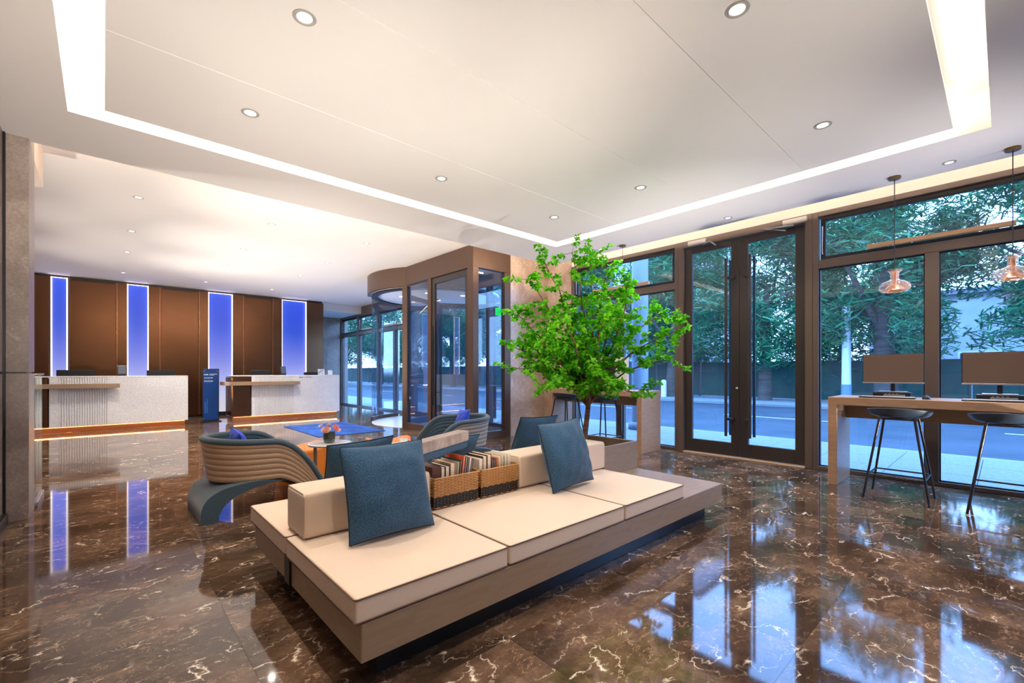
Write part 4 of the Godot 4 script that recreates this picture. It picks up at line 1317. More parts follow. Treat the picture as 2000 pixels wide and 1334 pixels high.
# ---------- lounge ----------
func armchair(at: Vector3, turn: float, label: String, tan_shell: bool) -> void:
	# faces local +x; the shell is a wave that sweeps from the high back down to the floor in front
	var t := thing("lounge_chair", label, "armchair", at, turn, "ribbed lounge chairs")
	var hw := 0.385
	# plan: parameter s from -1 (front, near side) over 0 (back) to 1 (front, other side)
	var plan := func(s: float, inset: float) -> Vector3:
		var a := absf(s)
		var r := hw - inset
		if a < 0.45:
			var ang := a / 0.45 * PI / 2
			return V(-0.02 - cos(ang) * (r + 0.01), 0, signf(s) * sin(ang) * r if s != 0.0 else 0.0)
		var f := (a - 0.45) / 0.55
		return V(-0.02 + f * 0.50, 0, signf(s) * r * (1.0 - 0.04 * f * f))
	var rim_y := func(s: float) -> float:
		var a := absf(s)
		if a < 0.5:
			return 0.63 - 0.03 * a / 0.5
		var f := (a - 0.5) / 0.5
		return 0.60 - 0.56 * pow(f, 2.1)
	var low_y := func(s: float) -> float:
		var a := absf(s)
		if a < 0.58:
			return 0.285
		var f := (a - 0.58) / 0.42
		return 0.285 - 0.27 * pow(f, 1.5) if f < 1.0 else 0.015
	var front := func(s: float, v: float) -> float:
		# the upper edge reaches further forward than the lower one
		var a := absf(s)
		return maxf(0.0, (a - 0.45) / 0.55) * 0.05 * v
	var sheet := func(inset: float, rib: float) -> MB:
		var rows := []
		var nv := 57
		for j in nv:
			var v := float(j) / (nv - 1)
			var row := PackedVector3Array()
			for i in 61:
				var s := lerpf(-1, 1, i / 60.0)
				var p: Vector3 = plan.call(s, inset + 0.05 * (1 - v) * (1.0 - absf(s)))
				var lo: float = low_y.call(s)
				var hi: float = maxf(rim_y.call(s), lo + 0.012)
				var ph := fmod(v * 7.0, 1.0)
				var k := rib * (pow(absf(sin(ph * PI)), 0.5) - 1.0) if v < 0.86 else 0.0
				p.y = lerpf(lo, hi, v)
				p.x += front.call(s, v)
				var outv: Vector3 = V(p.x + 0.02, 0, p.z).normalized()
				row.append(p + outv * k)
			rows.append(row)
		return MB.new().grid(rows)
	part(t, "outer_shell", sheet.call(0.0, 0.008), mats.chair_leather if tan_shell else mats.chair_leather_grey, Vector3.ZERO, "ribbed leather outside")
	part(t, "inner_shell", sheet.call(0.045, -0.008), mats.chair_velvet, Vector3.ZERO, "dark velvet lining")
	var rim := []
	var low := []
	for i in 61:
		var s := lerpf(-1, 1, i / 60.0)
		var p: Vector3 = plan.call(s, 0.022)
		rim.append(V(p.x + front.call(s, 1.0), rim_y.call(s) + 0.004, p.z))
		var q: Vector3 = plan.call(s, 0.035 + 0.05 * (1.0 - absf(s)))
		low.append(V(q.x, low_y.call(s) - 0.004, q.z))
	part(t, "rim_roll", MB.new().tube(rim, 0.030, 10), mats.chair_velvet)
	part(t, "lower_trim", MB.new().tube(low, 0.024, 8), mats.chair_trim)
	# seat: a pad that follows the wave
	var seat := []
	for i in 25:
		var x := lerpf(-0.30, 0.46, i / 24.0)
		var y := 0.31 if x < 0.16 else 0.31 - 0.29 * pow((x - 0.16) / 0.30, 1.6)
		var row := PackedVector3Array()
		var w := minf(0.335, sqrt(maxf(0.0, 0.34 * 0.34 - pow(minf(0.0, x + 0.02), 2))) + 0.01)
		for j in 13:
			var f := lerpf(-1, 1, j / 12.0)
			row.append(V(x, y + 0.035 * (1 - pow(f, 4)) * (1.0 if x < 0.3 else 0.4), f * w))
		seat.append(row)
	part(t, "seat", MB.new().grid(seat), mats.chair_velvet)
	# rear leg: a broad curved slab from under the seat back to the floor
	var top := []
	var bot := []
	for i in 21:
		var f := i / 20.0
		# outer curve bulges back, inner curve is the hollow of the arch
		var a := f * PI / 2
		top.append(V(-0.05 - 0.41 * pow(sin(a), 0.85), 0.288 * pow(cos(a), 0.55) if i < 20 else 0.0, 0))
		bot.append(V(0.16 - 0.50 * pow(sin(a), 1.0), 0.262 * pow(maxf(cos(a), 0.0), 0.8) if i < 20 else 0.0, 0))
	var m := MB.new()
	var ring := []
	for i in 21:
		ring.append(top[i])
	for i in range(20, -1, -1):
		ring.append(bot[i])
	var rows := []
	for wz in [-0.36, -0.352, 0.352, 0.36]:
		var row := PackedVector3Array()
		for p in ring:
			row.append(V(p.x, p.y + (0.004 if absf(wz) < 0.355 and p.y > 0.02 else 0.0), wz))
		rows.append(row)
	m.grid(rows, false, true)
	for sgn in [-1, 1]:
		for i in 20:
			m.face([top[i] + V(0, 0, 0.36 * sgn), top[i + 1] + V(0, 0, 0.36 * sgn), bot[i + 1] + V(0, 0, 0.36 * sgn), bot[i] + V(0, 0, 0.36 * sgn)], V(0, 0, sgn))
	part(t, "rear_leg", m, mats.chair_velvet, Vector3.ZERO, "curved dark slab leg")


func round_table(at: Vector3, h: float, r: float, label: String) -> void:
	var t := thing("side_table", label, "side table", at, 0, "round white side tables")
	part(t, "table_top", MB.new().lathe([Vector2(0, h - 0.022), Vector2(r - 0.012, h - 0.022), Vector2(r, h - 0.012), Vector2(r, h - 0.004), Vector2(r - 0.004, h), Vector2(0, h)], 48), mats.table_white)
	for k in 3:
		var a := TAU * k / 3 + 0.9
		var d := V(cos(a), 0, sin(a))
		part(t, "leg", MB.new().tube([d * (r * 0.7) + V(0, 0, 0), d * (r * 0.72) + V(0, h - 0.022, 0)], 0.016, 10), mats.table_leg)
	part(t, "base_ring", MB.new().tube(range(25).map(func(k): return V(cos(TAU * k / 24), 0, sin(TAU * k / 24)) * r * 0.7 + V(0, 0.012, 0)), 0.012, 6, false), mats.table_leg)


func ottoman(at: Vector3, turn: float, label: String) -> void:
	var t := thing("ottoman", label, "ottoman", at, turn, "orange saddle ottomans")
	var rx := 0.26
	var rz := 0.20
	var ys := func(x: float) -> float:
		return 0.36 + 0.06 * pow(x / rx, 2)
	var rows := []
	var n := 40
	for lv in [0.0, 0.02, 0.3, 0.6, 0.9, 1.0]:
		var row := PackedVector3Array()
		for k in n:
			var a := TAU * k / n
			var sx: float = signf(cos(a)) * pow(absf(cos(a)), 0.7) * rx * (0.94 + 0.06 * lv)
			var sz: float = signf(sin(a)) * pow(absf(sin(a)), 0.7) * rz * (0.94 + 0.06 * lv)
			row.append(V(sx, (ys.call(sx) - 0.05) * lv, sz))
		rows.append(row)
	part(t, "body", MB.new().grid(rows, false, true), mats.orange_leather)
	var rows2 := []
	for lv in [[1.0, -0.05], [1.015, -0.035], [1.0, -0.012], [0.93, 0.0], [0.6, 0.008], [0.0, 0.01]]:
		var row := PackedVector3Array()
		for k in n:
			var a := TAU * k / n
			var sx: float = signf(cos(a)) * pow(absf(cos(a)), 0.7) * rx * lv[0]
			var sz: float = signf(sin(a)) * pow(absf(sin(a)), 0.7) * rz * lv[0]
			row.append(V(sx, ys.call(sx) + lv[1], sz))
		rows2.append(row)
	part(t, "seat_pad", MB.new().grid(rows2, false, true), mats.orange_leather)


func rose(at: Vector3, r: float, m: Material, label: String, tilt: Vector3) -> void:
	var t := thing("rose", label, "flower", at, 0, "roses in the glass vase")
	t.rotation = tilt
	var mb := MB.new()
	for ring in [[1.0, 6, 0.15, 0.0], [0.72, 5, 0.5, 0.5], [0.45, 4, 0.8, 0.2], [0.22, 3, 1.0, 0.7]]:
		for k in ring[1]:
			var a: float = TAU * (k + ring[3]) / ring[1]
			var rows := []
			for i in 5:
				var v := i / 4.0
				var row := PackedVector3Array()
				for j in 5:
					var u := lerpf(-1, 1, j / 4.0)
					var rad: float = r * ring[0] * (0.25 + 0.75 * sin(v * PI / 2))
					var aa: float = a + u * (PI / ring[1]) * 1.25 * sin(PI * (0.25 + 0.6 * v))
					row.append(V(cos(aa) * rad, r * (0.9 * v * (0.55 + 0.5 * ring[2]) - 0.15 * u * u * v), sin(aa) * rad))
				rows.append(row)
			mb.grid(rows)
	part(t, "bloom", mb, m)
	part(t, "stem", MB.new().tube([V(0, 0.004, 0), V(0, -r * 0.5, 0)], 0.003, 5), mats.vase_stems)


func build_lounge() -> void:
	mat("chair_leather_grey", Color.WHITE, 0.45, 0.0, {"tex": ramp(texs.fine, rgb(150, 138, 126), rgb(176, 164, 150)), "scale": 4.0, "bump": texs.fine, "depth": 0.02})
	armchair(V(1.02, 0, -4.56), 0.0, "dark velvet lounge chair with a ribbed tan leather outside", true)
	armchair(V(3.27, 0, -4.62), PI - 0.25, "dark velvet lounge chair with a ribbed grey leather outside by the revolving door", false)
	pillow(V(0.91, 0.36, -4.60), 0.31, PI / 2, 0.3, 0.12, "small royal blue cushion in the tan ribbed chair", mats.royal_cloth, mats.royal_cloth, 0.06, 11)
	var c := pillow(V(3.33, 0.36, -4.60), 0.35, -PI / 2 - 0.3, 0.3, 0.1, "small royal blue cushion with an orange patch in the grey ribbed chair", mats.royal_cloth, mats.royal_cloth, 0.06, 13)
	var pc := part(c, "patch", cb(V(-0.035, -0.035, 0.0), V(0.035, 0.035, 0.004), 0.001), mats.orange_patch, V(-0.09, 0.12, 0.075), "orange square patch")
	pc.rotation = V(-0.35, 0, 0.2)
	round_table(V(1.66, 0, -4.50), 0.50, 0.205, "round white side table with a vase of roses")
	round_table(V(2.18, 0, -3.86), 0.50, 0.215, "round white side table with a coffee cup")
	ottoman(V(1.62, 0, -5.24), 0.2, "orange saddle ottoman beside the ribbed tan chair")
	ottoman(V(2.55, 0, -5.02), -0.25, "orange saddle ottoman beside the ribbed grey chair")
	# vase with roses
	var vz := V(1.655, 0.50, -4.50)
	var t := thing("vase", "short dark glass vase on the round table", "vase", vz, 0)
	part(t, "glass_body", MB.new().lathe([Vector2(0, 0.001), Vector2(0.045, 0.001), Vector2(0.053, 0.012), Vector2(0.056, 0.05), Vector2(0.055, 0.105), Vector2(0.052, 0.106), Vector2(0.052, 0.02), Vector2(0, 0.012)], 32), mats.vase_glass)
	for k in 9:
		var a := TAU * k / 9
		part(t, "stem_bundle", MB.new().tube([V(cos(a) * 0.02, 0.014, sin(a) * 0.02), V(cos(a + 0.8) * 0.036, 0.06, sin(a + 0.8) * 0.036), V(cos(a) * 0.03, 0.10, sin(a) * 0.03)], 0.006, 5), mats.vase_stems)
	rose(vz + V(-0.042, 0.122, 0.035), 0.048, mats.rose_pink, "large pale pink rose at the front of the vase", V(0.6, 0, 0.3))
	rose(vz + V(0.052, 0.122, 0.022), 0.046, mats.rose_blush, "large blush pink rose at the front of the vase", V(0.6, 0, -0.35))
	rose(vz + V(-0.080, 0.165, 0.0), 0.024, mats.rose_cream, "small cream rosebud on a long stem", V(0, 0, 0.6))
	rose(vz + V(0.010, 0.165, -0.03), 0.028, mats.rose_cream, "small cream rose standing above the pink ones", V(-0.2, 0, 0))
	rose(vz + V(0.065, 0.158, -0.02), 0.026, mats.rose_pink, "small pink rosebud behind the blush rose", V(0, 0, -0.5))
	rose(vz + V(-0.005, 0.118, -0.045), 0.04, mats.rose_pink, "pale pink rose at the back of the vase", V(-0.6, 0, 0))
	# cup
	var cp := V(2.13, 0.50, -3.88)
	var s := thing("saucer", "white saucer under the coffee cup", "saucer", cp, 0)
	part(s, "dish", MB.new().lathe([Vector2(0, 0.001), Vector2(0.035, 0.001), Vector2(0.07, 0.010), Vector2(0.069, 0.013), Vector2(0.034, 0.005), Vector2(0, 0.005)], 32), mats.porcelain)
	part(s, "foot_ring", MB.new().lathe([Vector2(0.034, 0.0), Vector2(0.036, 0.0), Vector2(0.036, 0.003), Vector2(0.034, 0.003)], 24), mats.porcelain)
	var u := thing("coffee_cup", "small white coffee cup with a looped handle on a saucer", "cup", cp + V(0, 0.0055, 0), -0.6)
	part(u, "bowl", MB.new().lathe([Vector2(0, 0.001), Vector2(0.025, 0.001), Vector2(0.034, 0.014), Vector2(0.042, 0.055), Vector2(0.039, 0.055), Vector2(0.031, 0.016), Vector2(0, 0.006)], 32), mats.porcelain)
	part(u, "coffee", MB.new().lathe([Vector2(0, 0.045), Vector2(0.0375, 0.045), Vector2(0.037, 0.043)], 24), mats.coffee)
	part(u, "handle", MB.new().tube([V(0.037, 0.046, 0), V(0.056, 0.047, 0), V(0.062, 0.034, 0), V(0.052, 0.020, 0), V(0.034, 0.017, 0)], 0.004, 6), mats.porcelain)
	var ph := thing("phone", "dark phone lying on the round white table", "phone", V(2.24, 0.5, -3.74), 0.5)
	part(ph, "body", cb(V(-0.035, 0, -0.07), V(0.035, 0.007, 0.07), 0.002), mats.taupe_velvet)
	part(ph, "screen", bx(V(-0.031, 0.007, -0.064), V(0.031, 0.0075, 0.064)), mats.device_black)


# ---------- window desks ----------
func window_desk(z0: float, z1: float, x0: float, h: float, label: String) -> void:
	var t := thing("window_desk", label, "desk", V((x0 + 6.34) / 2, 0, (z0 + z1) / 2), 0, "brown window desks")
	var o := -t.position
	part(t, "top", cb(V(x0, h - 0.082, z0) + o, V(6.34, h, z1) + o, 0.003), mats.pale_laminate)
	part(t, "end_panel", cb(V(x0, 0, z0) + o, V(6.34, h - 0.082, z0 + 0.08) + o, 0.003), mats.pale_laminate)
	part(t, "end_panel", cb(V(x0, 0, z1 - 0.08) + o, V(6.34, h - 0.082, z1) + o, 0.003), mats.pale_laminate)
	part(t, "apron", cb(V(6.14, h - 0.24, z0 + 0.08) + o, V(6.16, h - 0.082, z1 - 0.08) + o, 0.002), mats.brown_laminate)
	part(t, "bracket", cb(V(x0 + 0.03, h - 0.14, z0 + 0.08) + o, V(x0 + 0.05, h - 0.082, z0 + 0.13) + o, 0.002), mats.steel)


func stool(at: Vector3, turn: float, label: String) -> Node3D:
	# low back towards local -x
	var t := thing("bar_stool", label, "bar stool", at, turn, "bar stools at the window desks")
	var rows := []
	var n := 36
	for lv in [[0.0, 0.765, 0.0], [0.35, 0.762, 0.0], [0.7, 0.768, 0.0], [0.9, 0.78, 0.25], [1.0, 0.80, 0.6], [1.06, 0.825, 1.0], [1.05, 0.832, 1.0], [1.0, 0.826, 0.95]]:
		var row := PackedVector3Array()
		for k in n:
			var a := TAU * k / n
			var b := maxf(0.0, -cos(a))
			row.append(V(cos(a) * 0.185 * lv[0], lv[1] + 0.03 * lv[2] * b, sin(a) * 0.228 * lv[0]))
		rows.append(row)
	for lv in [[0.95, 0.805, 0.5], [0.85, 0.792, 0.15], [0.5, 0.785, 0.0], [0.0, 0.785, 0.0]]:
		var row := PackedVector3Array()
		for k in n:
			var a := TAU * k / n
			var b := maxf(0.0, -cos(a))
			row.append(V(cos(a) * 0.185 * lv[0], lv[1] + 0.03 * lv[2] * b, sin(a) * 0.228 * lv[0]))
		rows.append(row)
	part(t, "seat", MB.new().grid(rows, false, true), mats.stool_shell)
	for sx in [-1, 1]:
		for sz in [-1, 1]:
			part(t, "leg", MB.new().tube([V(sx * 0.13, 0.766, sz * 0.125), V(sx * 0.232, 0.0, sz * 0.235)], [0.011, 0.0095], 10), mats.chrome_dark)
	for k in 4:
		var y := 0.225
		var f := (0.766 - y) / 0.766
		var wx := lerpf(0.13, 0.232, f)
		var wz := lerpf(0.125, 0.235, f)
		var a: Vector3 = [V(-wx, y, -wz), V(wx, y, -wz), V(wx, y, wz), V(-wx, y, wz)][k]
		var b: Vector3 = [V(wx, y, -wz), V(wx, y, wz), V(-wx, y, wz), V(-wx, y, -wz)][k]
		part(t, "foot_rail", MB.new().tube([a, b], 0.008, 8), mats.chrome_dark)
	part(t, "mounting_frame", MB.new().tube([V(-0.13, 0.76, -0.125), V(0.13, 0.76, -0.125), V(0.13, 0.76, 0.125), V(-0.13, 0.76, 0.125), V(-0.13, 0.76, -0.125)], 0.009, 6, false), mats.chrome_dark)
	return t


func pendant(x: float, z: float, bottom: float, label: String) -> void:
	var t := thing("pendant_lamp", label, "pendant lamp", V(x, bottom, z), 0, "copper glass pendants over the window desks")
	var h := SOFFIT - bottom
	part(t, "canopy", MB.new().lathe([Vector2(0, h - 0.024), Vector2(0.045, h - 0.024), Vector2(0.05, h - 0.018), Vector2(0.05, h), Vector2(0, h)], 28), mats.brass)
	part(t, "cable", MB.new().tube([V(0, 0.19, 0), V(0, h - 0.02, 0)], 0.0035, 6), mats.cable_black)
	part(t, "shade", MB.new().lathe([Vector2(0.100, 0.0), Vector2(0.122, 0.02), Vector2(0.126, 0.045), Vector2(0.112, 0.075), Vector2(0.075, 0.098), Vector2(0.046, 0.108), Vector2(0.034, 0.122), Vector2(0.032, 0.16), Vector2(0.038, 0.185), Vector2(0.062, 0.205), Vector2(0.066, 0.208)], 40), mats.copper_glass)
	part(t, "socket", MB.new().lathe([Vector2(0, 0.075), Vector2(0.018, 0.075), Vector2(0.018, 0.19), Vector2(0, 0.195)], 16), mats.copper)
	part(t, "reflector", MB.new().lathe([Vector2(0.085, 0.012), Vector2(0.06, 0.045), Vector2(0.02, 0.075)], 28), mats.copper)
	part(t, "bulb", MB.new().lathe([Vector2(0, 0.02), Vector2(0.022, 0.024), Vector2(0.03, 0.045), Vector2(0.018, 0.072), Vector2(0, 0.075)], 16), mats.bulb_glow)
	var l := OmniLight3D.new()
	l.name = "bulb_light"
	l.light_color = Color(1.0, 0.86, 0.7)
	l.light_energy = 0.06
	l.omni_range = 12
	l.omni_attenuation = 2.0
	l.light_size = 0.02
	l.shadow_enabled = true
	t.add_child(l)
	l.position = V(0, 0.045, 0)


func build_desks() -> void:
	window_desk(-5.40, -3.565, 5.80, 0.912, "brown waterfall desk at the window by the marble pier")
	window_desk(-1.278, 1.35, 5.75, 0.932, "brown waterfall desk with two computers at the window beside the double door")
	stool(V(5.61, 0, -0.68), 0.0, "dark bar stool before the computer next to the double door")
	copy_of(get_node("bar_stool"), V(5.63, 0, 0.02), 0.0, "dark bar stool before the second computer from the double door")
	copy_of(get_node("bar_stool"), V(5.60, 0, -4.83), 0.0, "dark bar stool at the short desk close to the marble pier")
	copy_of(get_node("bar_stool"), V(5.60, 0, -4.10), 0.0, "dark bar stool at the short desk behind the tree trunk")
	pendant(5.71, -0.725, 1.985, "copper glass pendant lamp over the computer next to the double door")
	pendant(5.71, 0.046, 1.985, "copper glass pendant lamp over the second computer from the double door")
	pendant(5.765, -3.863, 1.985, "copper glass pendant lamp hanging behind the small tree")
	for k in 2:
		var z: float = [-0.79, -0.03][k]
		var who: String = ["next to the double door", "further along the desk"][k]
		var pc := thing("desktop_computer", "flat black desktop computer under the monitor " + who, "computer", V(6.10, 0.9325, z), 0, "flat computers on the window desk")
		part(pc, "case", cb(V(-0.09, 0.003, -0.15), V(0.12, 0.056, 0.15), 0.003), mats.device_black)
		part(pc, "front_strip", cb(V(-0.094, 0.018, -0.06), V(-0.09, 0.034, 0.11), 0.0005), mats.device_silver)
		for j in 4:
			part(pc, "port", bx(V(-0.0945, 0.038, -0.05 + j * 0.03), V(-0.0935, 0.044, -0.035 + j * 0.03)), mats.device_silver)
		part(pc, "foot", MB.new().box(V(-0.08, 0, -0.14), V(0.1, 0.003, 0.14)), mats.cable_black)
		monitor(V(6.09, 0.9895, z), -PI / 2, "switched-off flat monitor " + who, 0.485, 0.285, mats.screen_brown_reflection, true, 0.105)
		var kb := thing("keyboard", "slim pale keyboard before the monitor " + who, "keyboard", V(5.90, 0.9325, z - 0.02), 0, "keyboards on the window desk")
		part(kb, "base", cb(V(-0.065, 0, -0.22), V(0.065, 0.012, 0.22), 0.003), mats.device_black)
		for r in 5:
			part(kb, "key_row", cb(V(-0.058 + r * 0.024, 0.012, -0.213), V(-0.039 + r * 0.024, 0.018, 0.213), 0.002), mats.key_white)
		var ms := thing("computer_mouse", "small dark mouse beside the keyboard " + who, "mouse", V(5.93, 0.9325, z + 0.275), 0, "mice on the window desk")
		var rows := []
		for lv in [[1.0, 0.0], [1.02, 0.012], [0.85, 0.026], [0.5, 0.034], [0.0, 0.036]]:
			var row := PackedVector3Array()
			for q in 20:
				var a := TAU * q / 20
				row.append(V(cos(a) * 0.052 * lv[0], lv[1], sin(a) * 0.031 * lv[0]))
			rows.append(row)
		part(ms, "shell", MB.new().grid(rows, false, true), mats.device_black)
		part(ms, "wheel", MB.new().tube([V(0.026, 0.032, -0.003), V(0.026, 0.032, 0.003)], 0.007, 10), mats.device_silver)
	monitor(V(6.02, 0.9125, -4.45), -PI / 2, "black monitor on the short desk behind the tree", 0.5, 0.3, mats.device_black, true, 0.12)
	var wb := thing("display_board", "white display board standing on the short desk behind the black monitor", "board", V(6.24, 0.9125, -4.40), 0)
	part(wb, "panel", cb(V(-0.008, 0.012, -0.33), V(0.008, 0.52, 0.33), 0.002), mats.card_white)
	part(wb, "foot", cb(V(-0.05, 0, -0.25), V(0.05, 0.012, 0.25), 0.002), mats.steel)
	# low glass screen beside the stone pier
	var g := thing("glass_screen", "low clear glass screen with a steel cap beside the stone pier", "glass screen", V(-0.445, 0, -6.05), 0)
	part(g, "pane", cb(V(-0.006, 0.02, -0.29), V(0.006, 1.17, 0.29), 0.001), mats.glass_clear)
	part(g, "edge", bx(V(-0.006, 0.02, -0.294), V(0.006, 1.17, -0.29)), mats.glass_edge)
	part(g, "cap", cb(V(-0.02, 1.17, -0.30), V(0.02, 1.185, 0.29), 0.003), mats.steel)
	part(g, "shoe", cb(V(-0.02, 0, -0.29), V(0.02, 0.05, 0.29), 0.003), mats.steel)


func downlight(x: float, y: float, z: float, r: float, energy: float, label: String, group: String) -> void:
	var t := thing("downlight", label, "downlight", V(x, y, z), 0, group)
	part(t, "trim_ring", MB.new().lathe([Vector2(r, -0.001), Vector2(r + 0.012, -0.003), Vector2(r + 0.014, 0.0), Vector2(r, 0.0)], 28), mats.ring_grey)
	part(t, "reflector", MB.new().lathe([Vector2(r, -0.004), Vector2(r * 0.86, -0.002), Vector2(r * 0.84, 0.0)], 28), mats.ring_grey)
	part(t, "lamp_disc", MB.new().lathe([Vector2(0, -0.004), Vector2(r * 0.7, -0.003), Vector2(r * 0.84, -0.001), Vector2(r * 0.84, 0.0)], 24), mats.bulb_glow)
	if energy > 0:
		var l := SpotLight3D.new()
		l.name = "beam"
		l.light_color = Color(1.0, 0.95, 0.89)
		l.light_energy = energy
		l.spot_range = 14
		l.spot_attenuation = 2.0
		l.spot_angle = 62
		l.spot_angle_attenuation = 1.0
		l.light_size = r * 0.8
		l.shadow_enabled = true
		t.add_child(l)
		l.position = V(0, -0.012, 0)
		l.rotation_degrees.x = -90


func build_downlights() -> void:
	var side := ["stone side", "middle", "window side"]
	var rows := ["in the ceiling board along the rear edge of the hung panel", "in the third ceiling board of the hung panel", "in the ceiling board at the reception end of the hung panel"]
	for i in 3:
		for j in 3:
			if i == 1 and j == 1:
				continue
			downlight([0.80, 2.46, 4.10][i], SOFFIT, [-0.945, -2.53, -3.73][j], 0.046, E_DOWN, "downlight " + rows[j] + ", " + ["stone side", "middle", "window side"][i], "downlights of the hung panel")
	for p in [[5.68, -0.34, "small downlight between the two pendants over the computers"], [5.72, -4.23, "small downlight beside the pendant behind the tree"], [5.70, -2.3, "small downlight in the lowered ceiling before the double door"]]:
		downlight(p[0], SOFFIT, p[1], 0.036, E_DOWN * 1.0, p[2], "downlights along the windows")
	var far := ["first row from the lounge", "second row from the lounge", "third row from the lounge", "row next to the reception wall"]
	for i in 3:
		for j in 4:
			downlight([0.335, 1.88, 3.37][i], SLAB, [-7.43, -9.28, -10.95, -13.3][j], 0.042, E_DOWN * 2.5, "small downlight in the high ceiling, " + far[j] + ", " + side[i], "downlights before the reception")
	for i in 3:  # out of view, placed to light the lounge towards the rear wall
		downlight([0.8, 2.5, 4.2][i], SOFFIT, 1.0, 0.046, E_DOWN, "unseen downlight in the lowered ceiling towards the rear wall, " + side[i], "unseen downlights of the rear ceiling")


func uplight(at: Vector3, beams: Array, label: String) -> void:
	# added floor projector, fill light for the ceiling; beams: [aim, half angle, energy]
	var t := thing("added_floor_uplight", label, "uplight", at, 0, "added fill uplights washing the ceiling")
	part(t, "base", MB.new().lathe([Vector2(0, 0), Vector2(0.14, 0), Vector2(0.14, 0.015), Vector2(0.03, 0.025), Vector2(0, 0.025)], 24), mats.device_black)
	part(t, "post", MB.new().tube([V(0, 0.025, 0), V(0, 0.12, 0)], 0.018, 10), mats.device_black)
	for b in beams:
		var d: Vector3 = (b[0] - at - V(0, 0.2, 0)).normalized()
		var o := V(0, 0.17, 0) + V(d.x, 0, d.z).normalized() * 0.14
		part(t, "lamp_head", MB.new().tube([o - d * 0.05, o + d * 0.05], 0.10, 20), mats.device_black)
		part(t, "lamp_disc", MB.new().tube([o + d * 0.051, o + d * 0.054], 0.09, 20), mats.bulb_glow)
		var l := SpotLight3D.new()
		l.name = "beam"
		l.light_color = Color(1.0, 0.96, 0.91)
		l.light_energy = b[2]
		l.spot_range = 20
		l.spot_attenuation = 2.0
		l.spot_angle = b[1]
		l.spot_angle_attenuation = 1.0
		l.light_size = 0.09
		l.shadow_enabled = true
		t.add_child(l)
		l.position = o + d * 0.06
		l.basis = Basis.looking_at(d, V(0, 0, 1) if absf(d.y) > 0.9 else Vector3.UP)


func build_fill_uplights() -> void:  # fill lamps added out of view to brighten both ceilings
	for k in 3:
		var x: float = [0.2, 1.9, 5.4][k]
		uplight(V(x, 0, 2.5), [[V([0.3, 2.1, 5.0][k], 3.1, -4.6), 20.0, [58.0, 60.0, 54.0][k] * UP], [V([0.6, 2.6, 4.9][k], 3.1, -1.9), 26.0, [17.0, 23.0, 25.0][k] * UP], [V(x, 3.1, 0.6), 34.0, 4.0 * UP]], "added black fill uplight at the plain rear wall, " + ["stone wall side", "middle one", "window side"][k])
	for k in 3:
		var z: float = [-6.7, -9.1, -11.3][k]
		uplight(V(-2.6, 0, z), [[V(4.4, 3.42, z), 26.0, 38.0 * UP], [V(1.2, 3.42, z), 32.0, 12.0 * UP]], "added black fill uplight at the plain wall beside the reception, " + ["lounge end", "middle one", "desk end"][k])


# ---------- small tree ----------
func leaf_mesh(l: float, w: float) -> MB:
	var m := MB.new()
	var rows := []
	for i in 5:
		var v := i / 4.0
		var hw := w / 2 * sin(PI * pow(v, 0.8)) + 0.0005
		var y := l * v
		var z := -0.25 * l * v * v
		rows.append(PackedVector3Array([V(-hw, y, z + hw * 0.35), V(0, y, z), V(hw, y, z + hw * 0.35)]))
	return m.grid(rows)


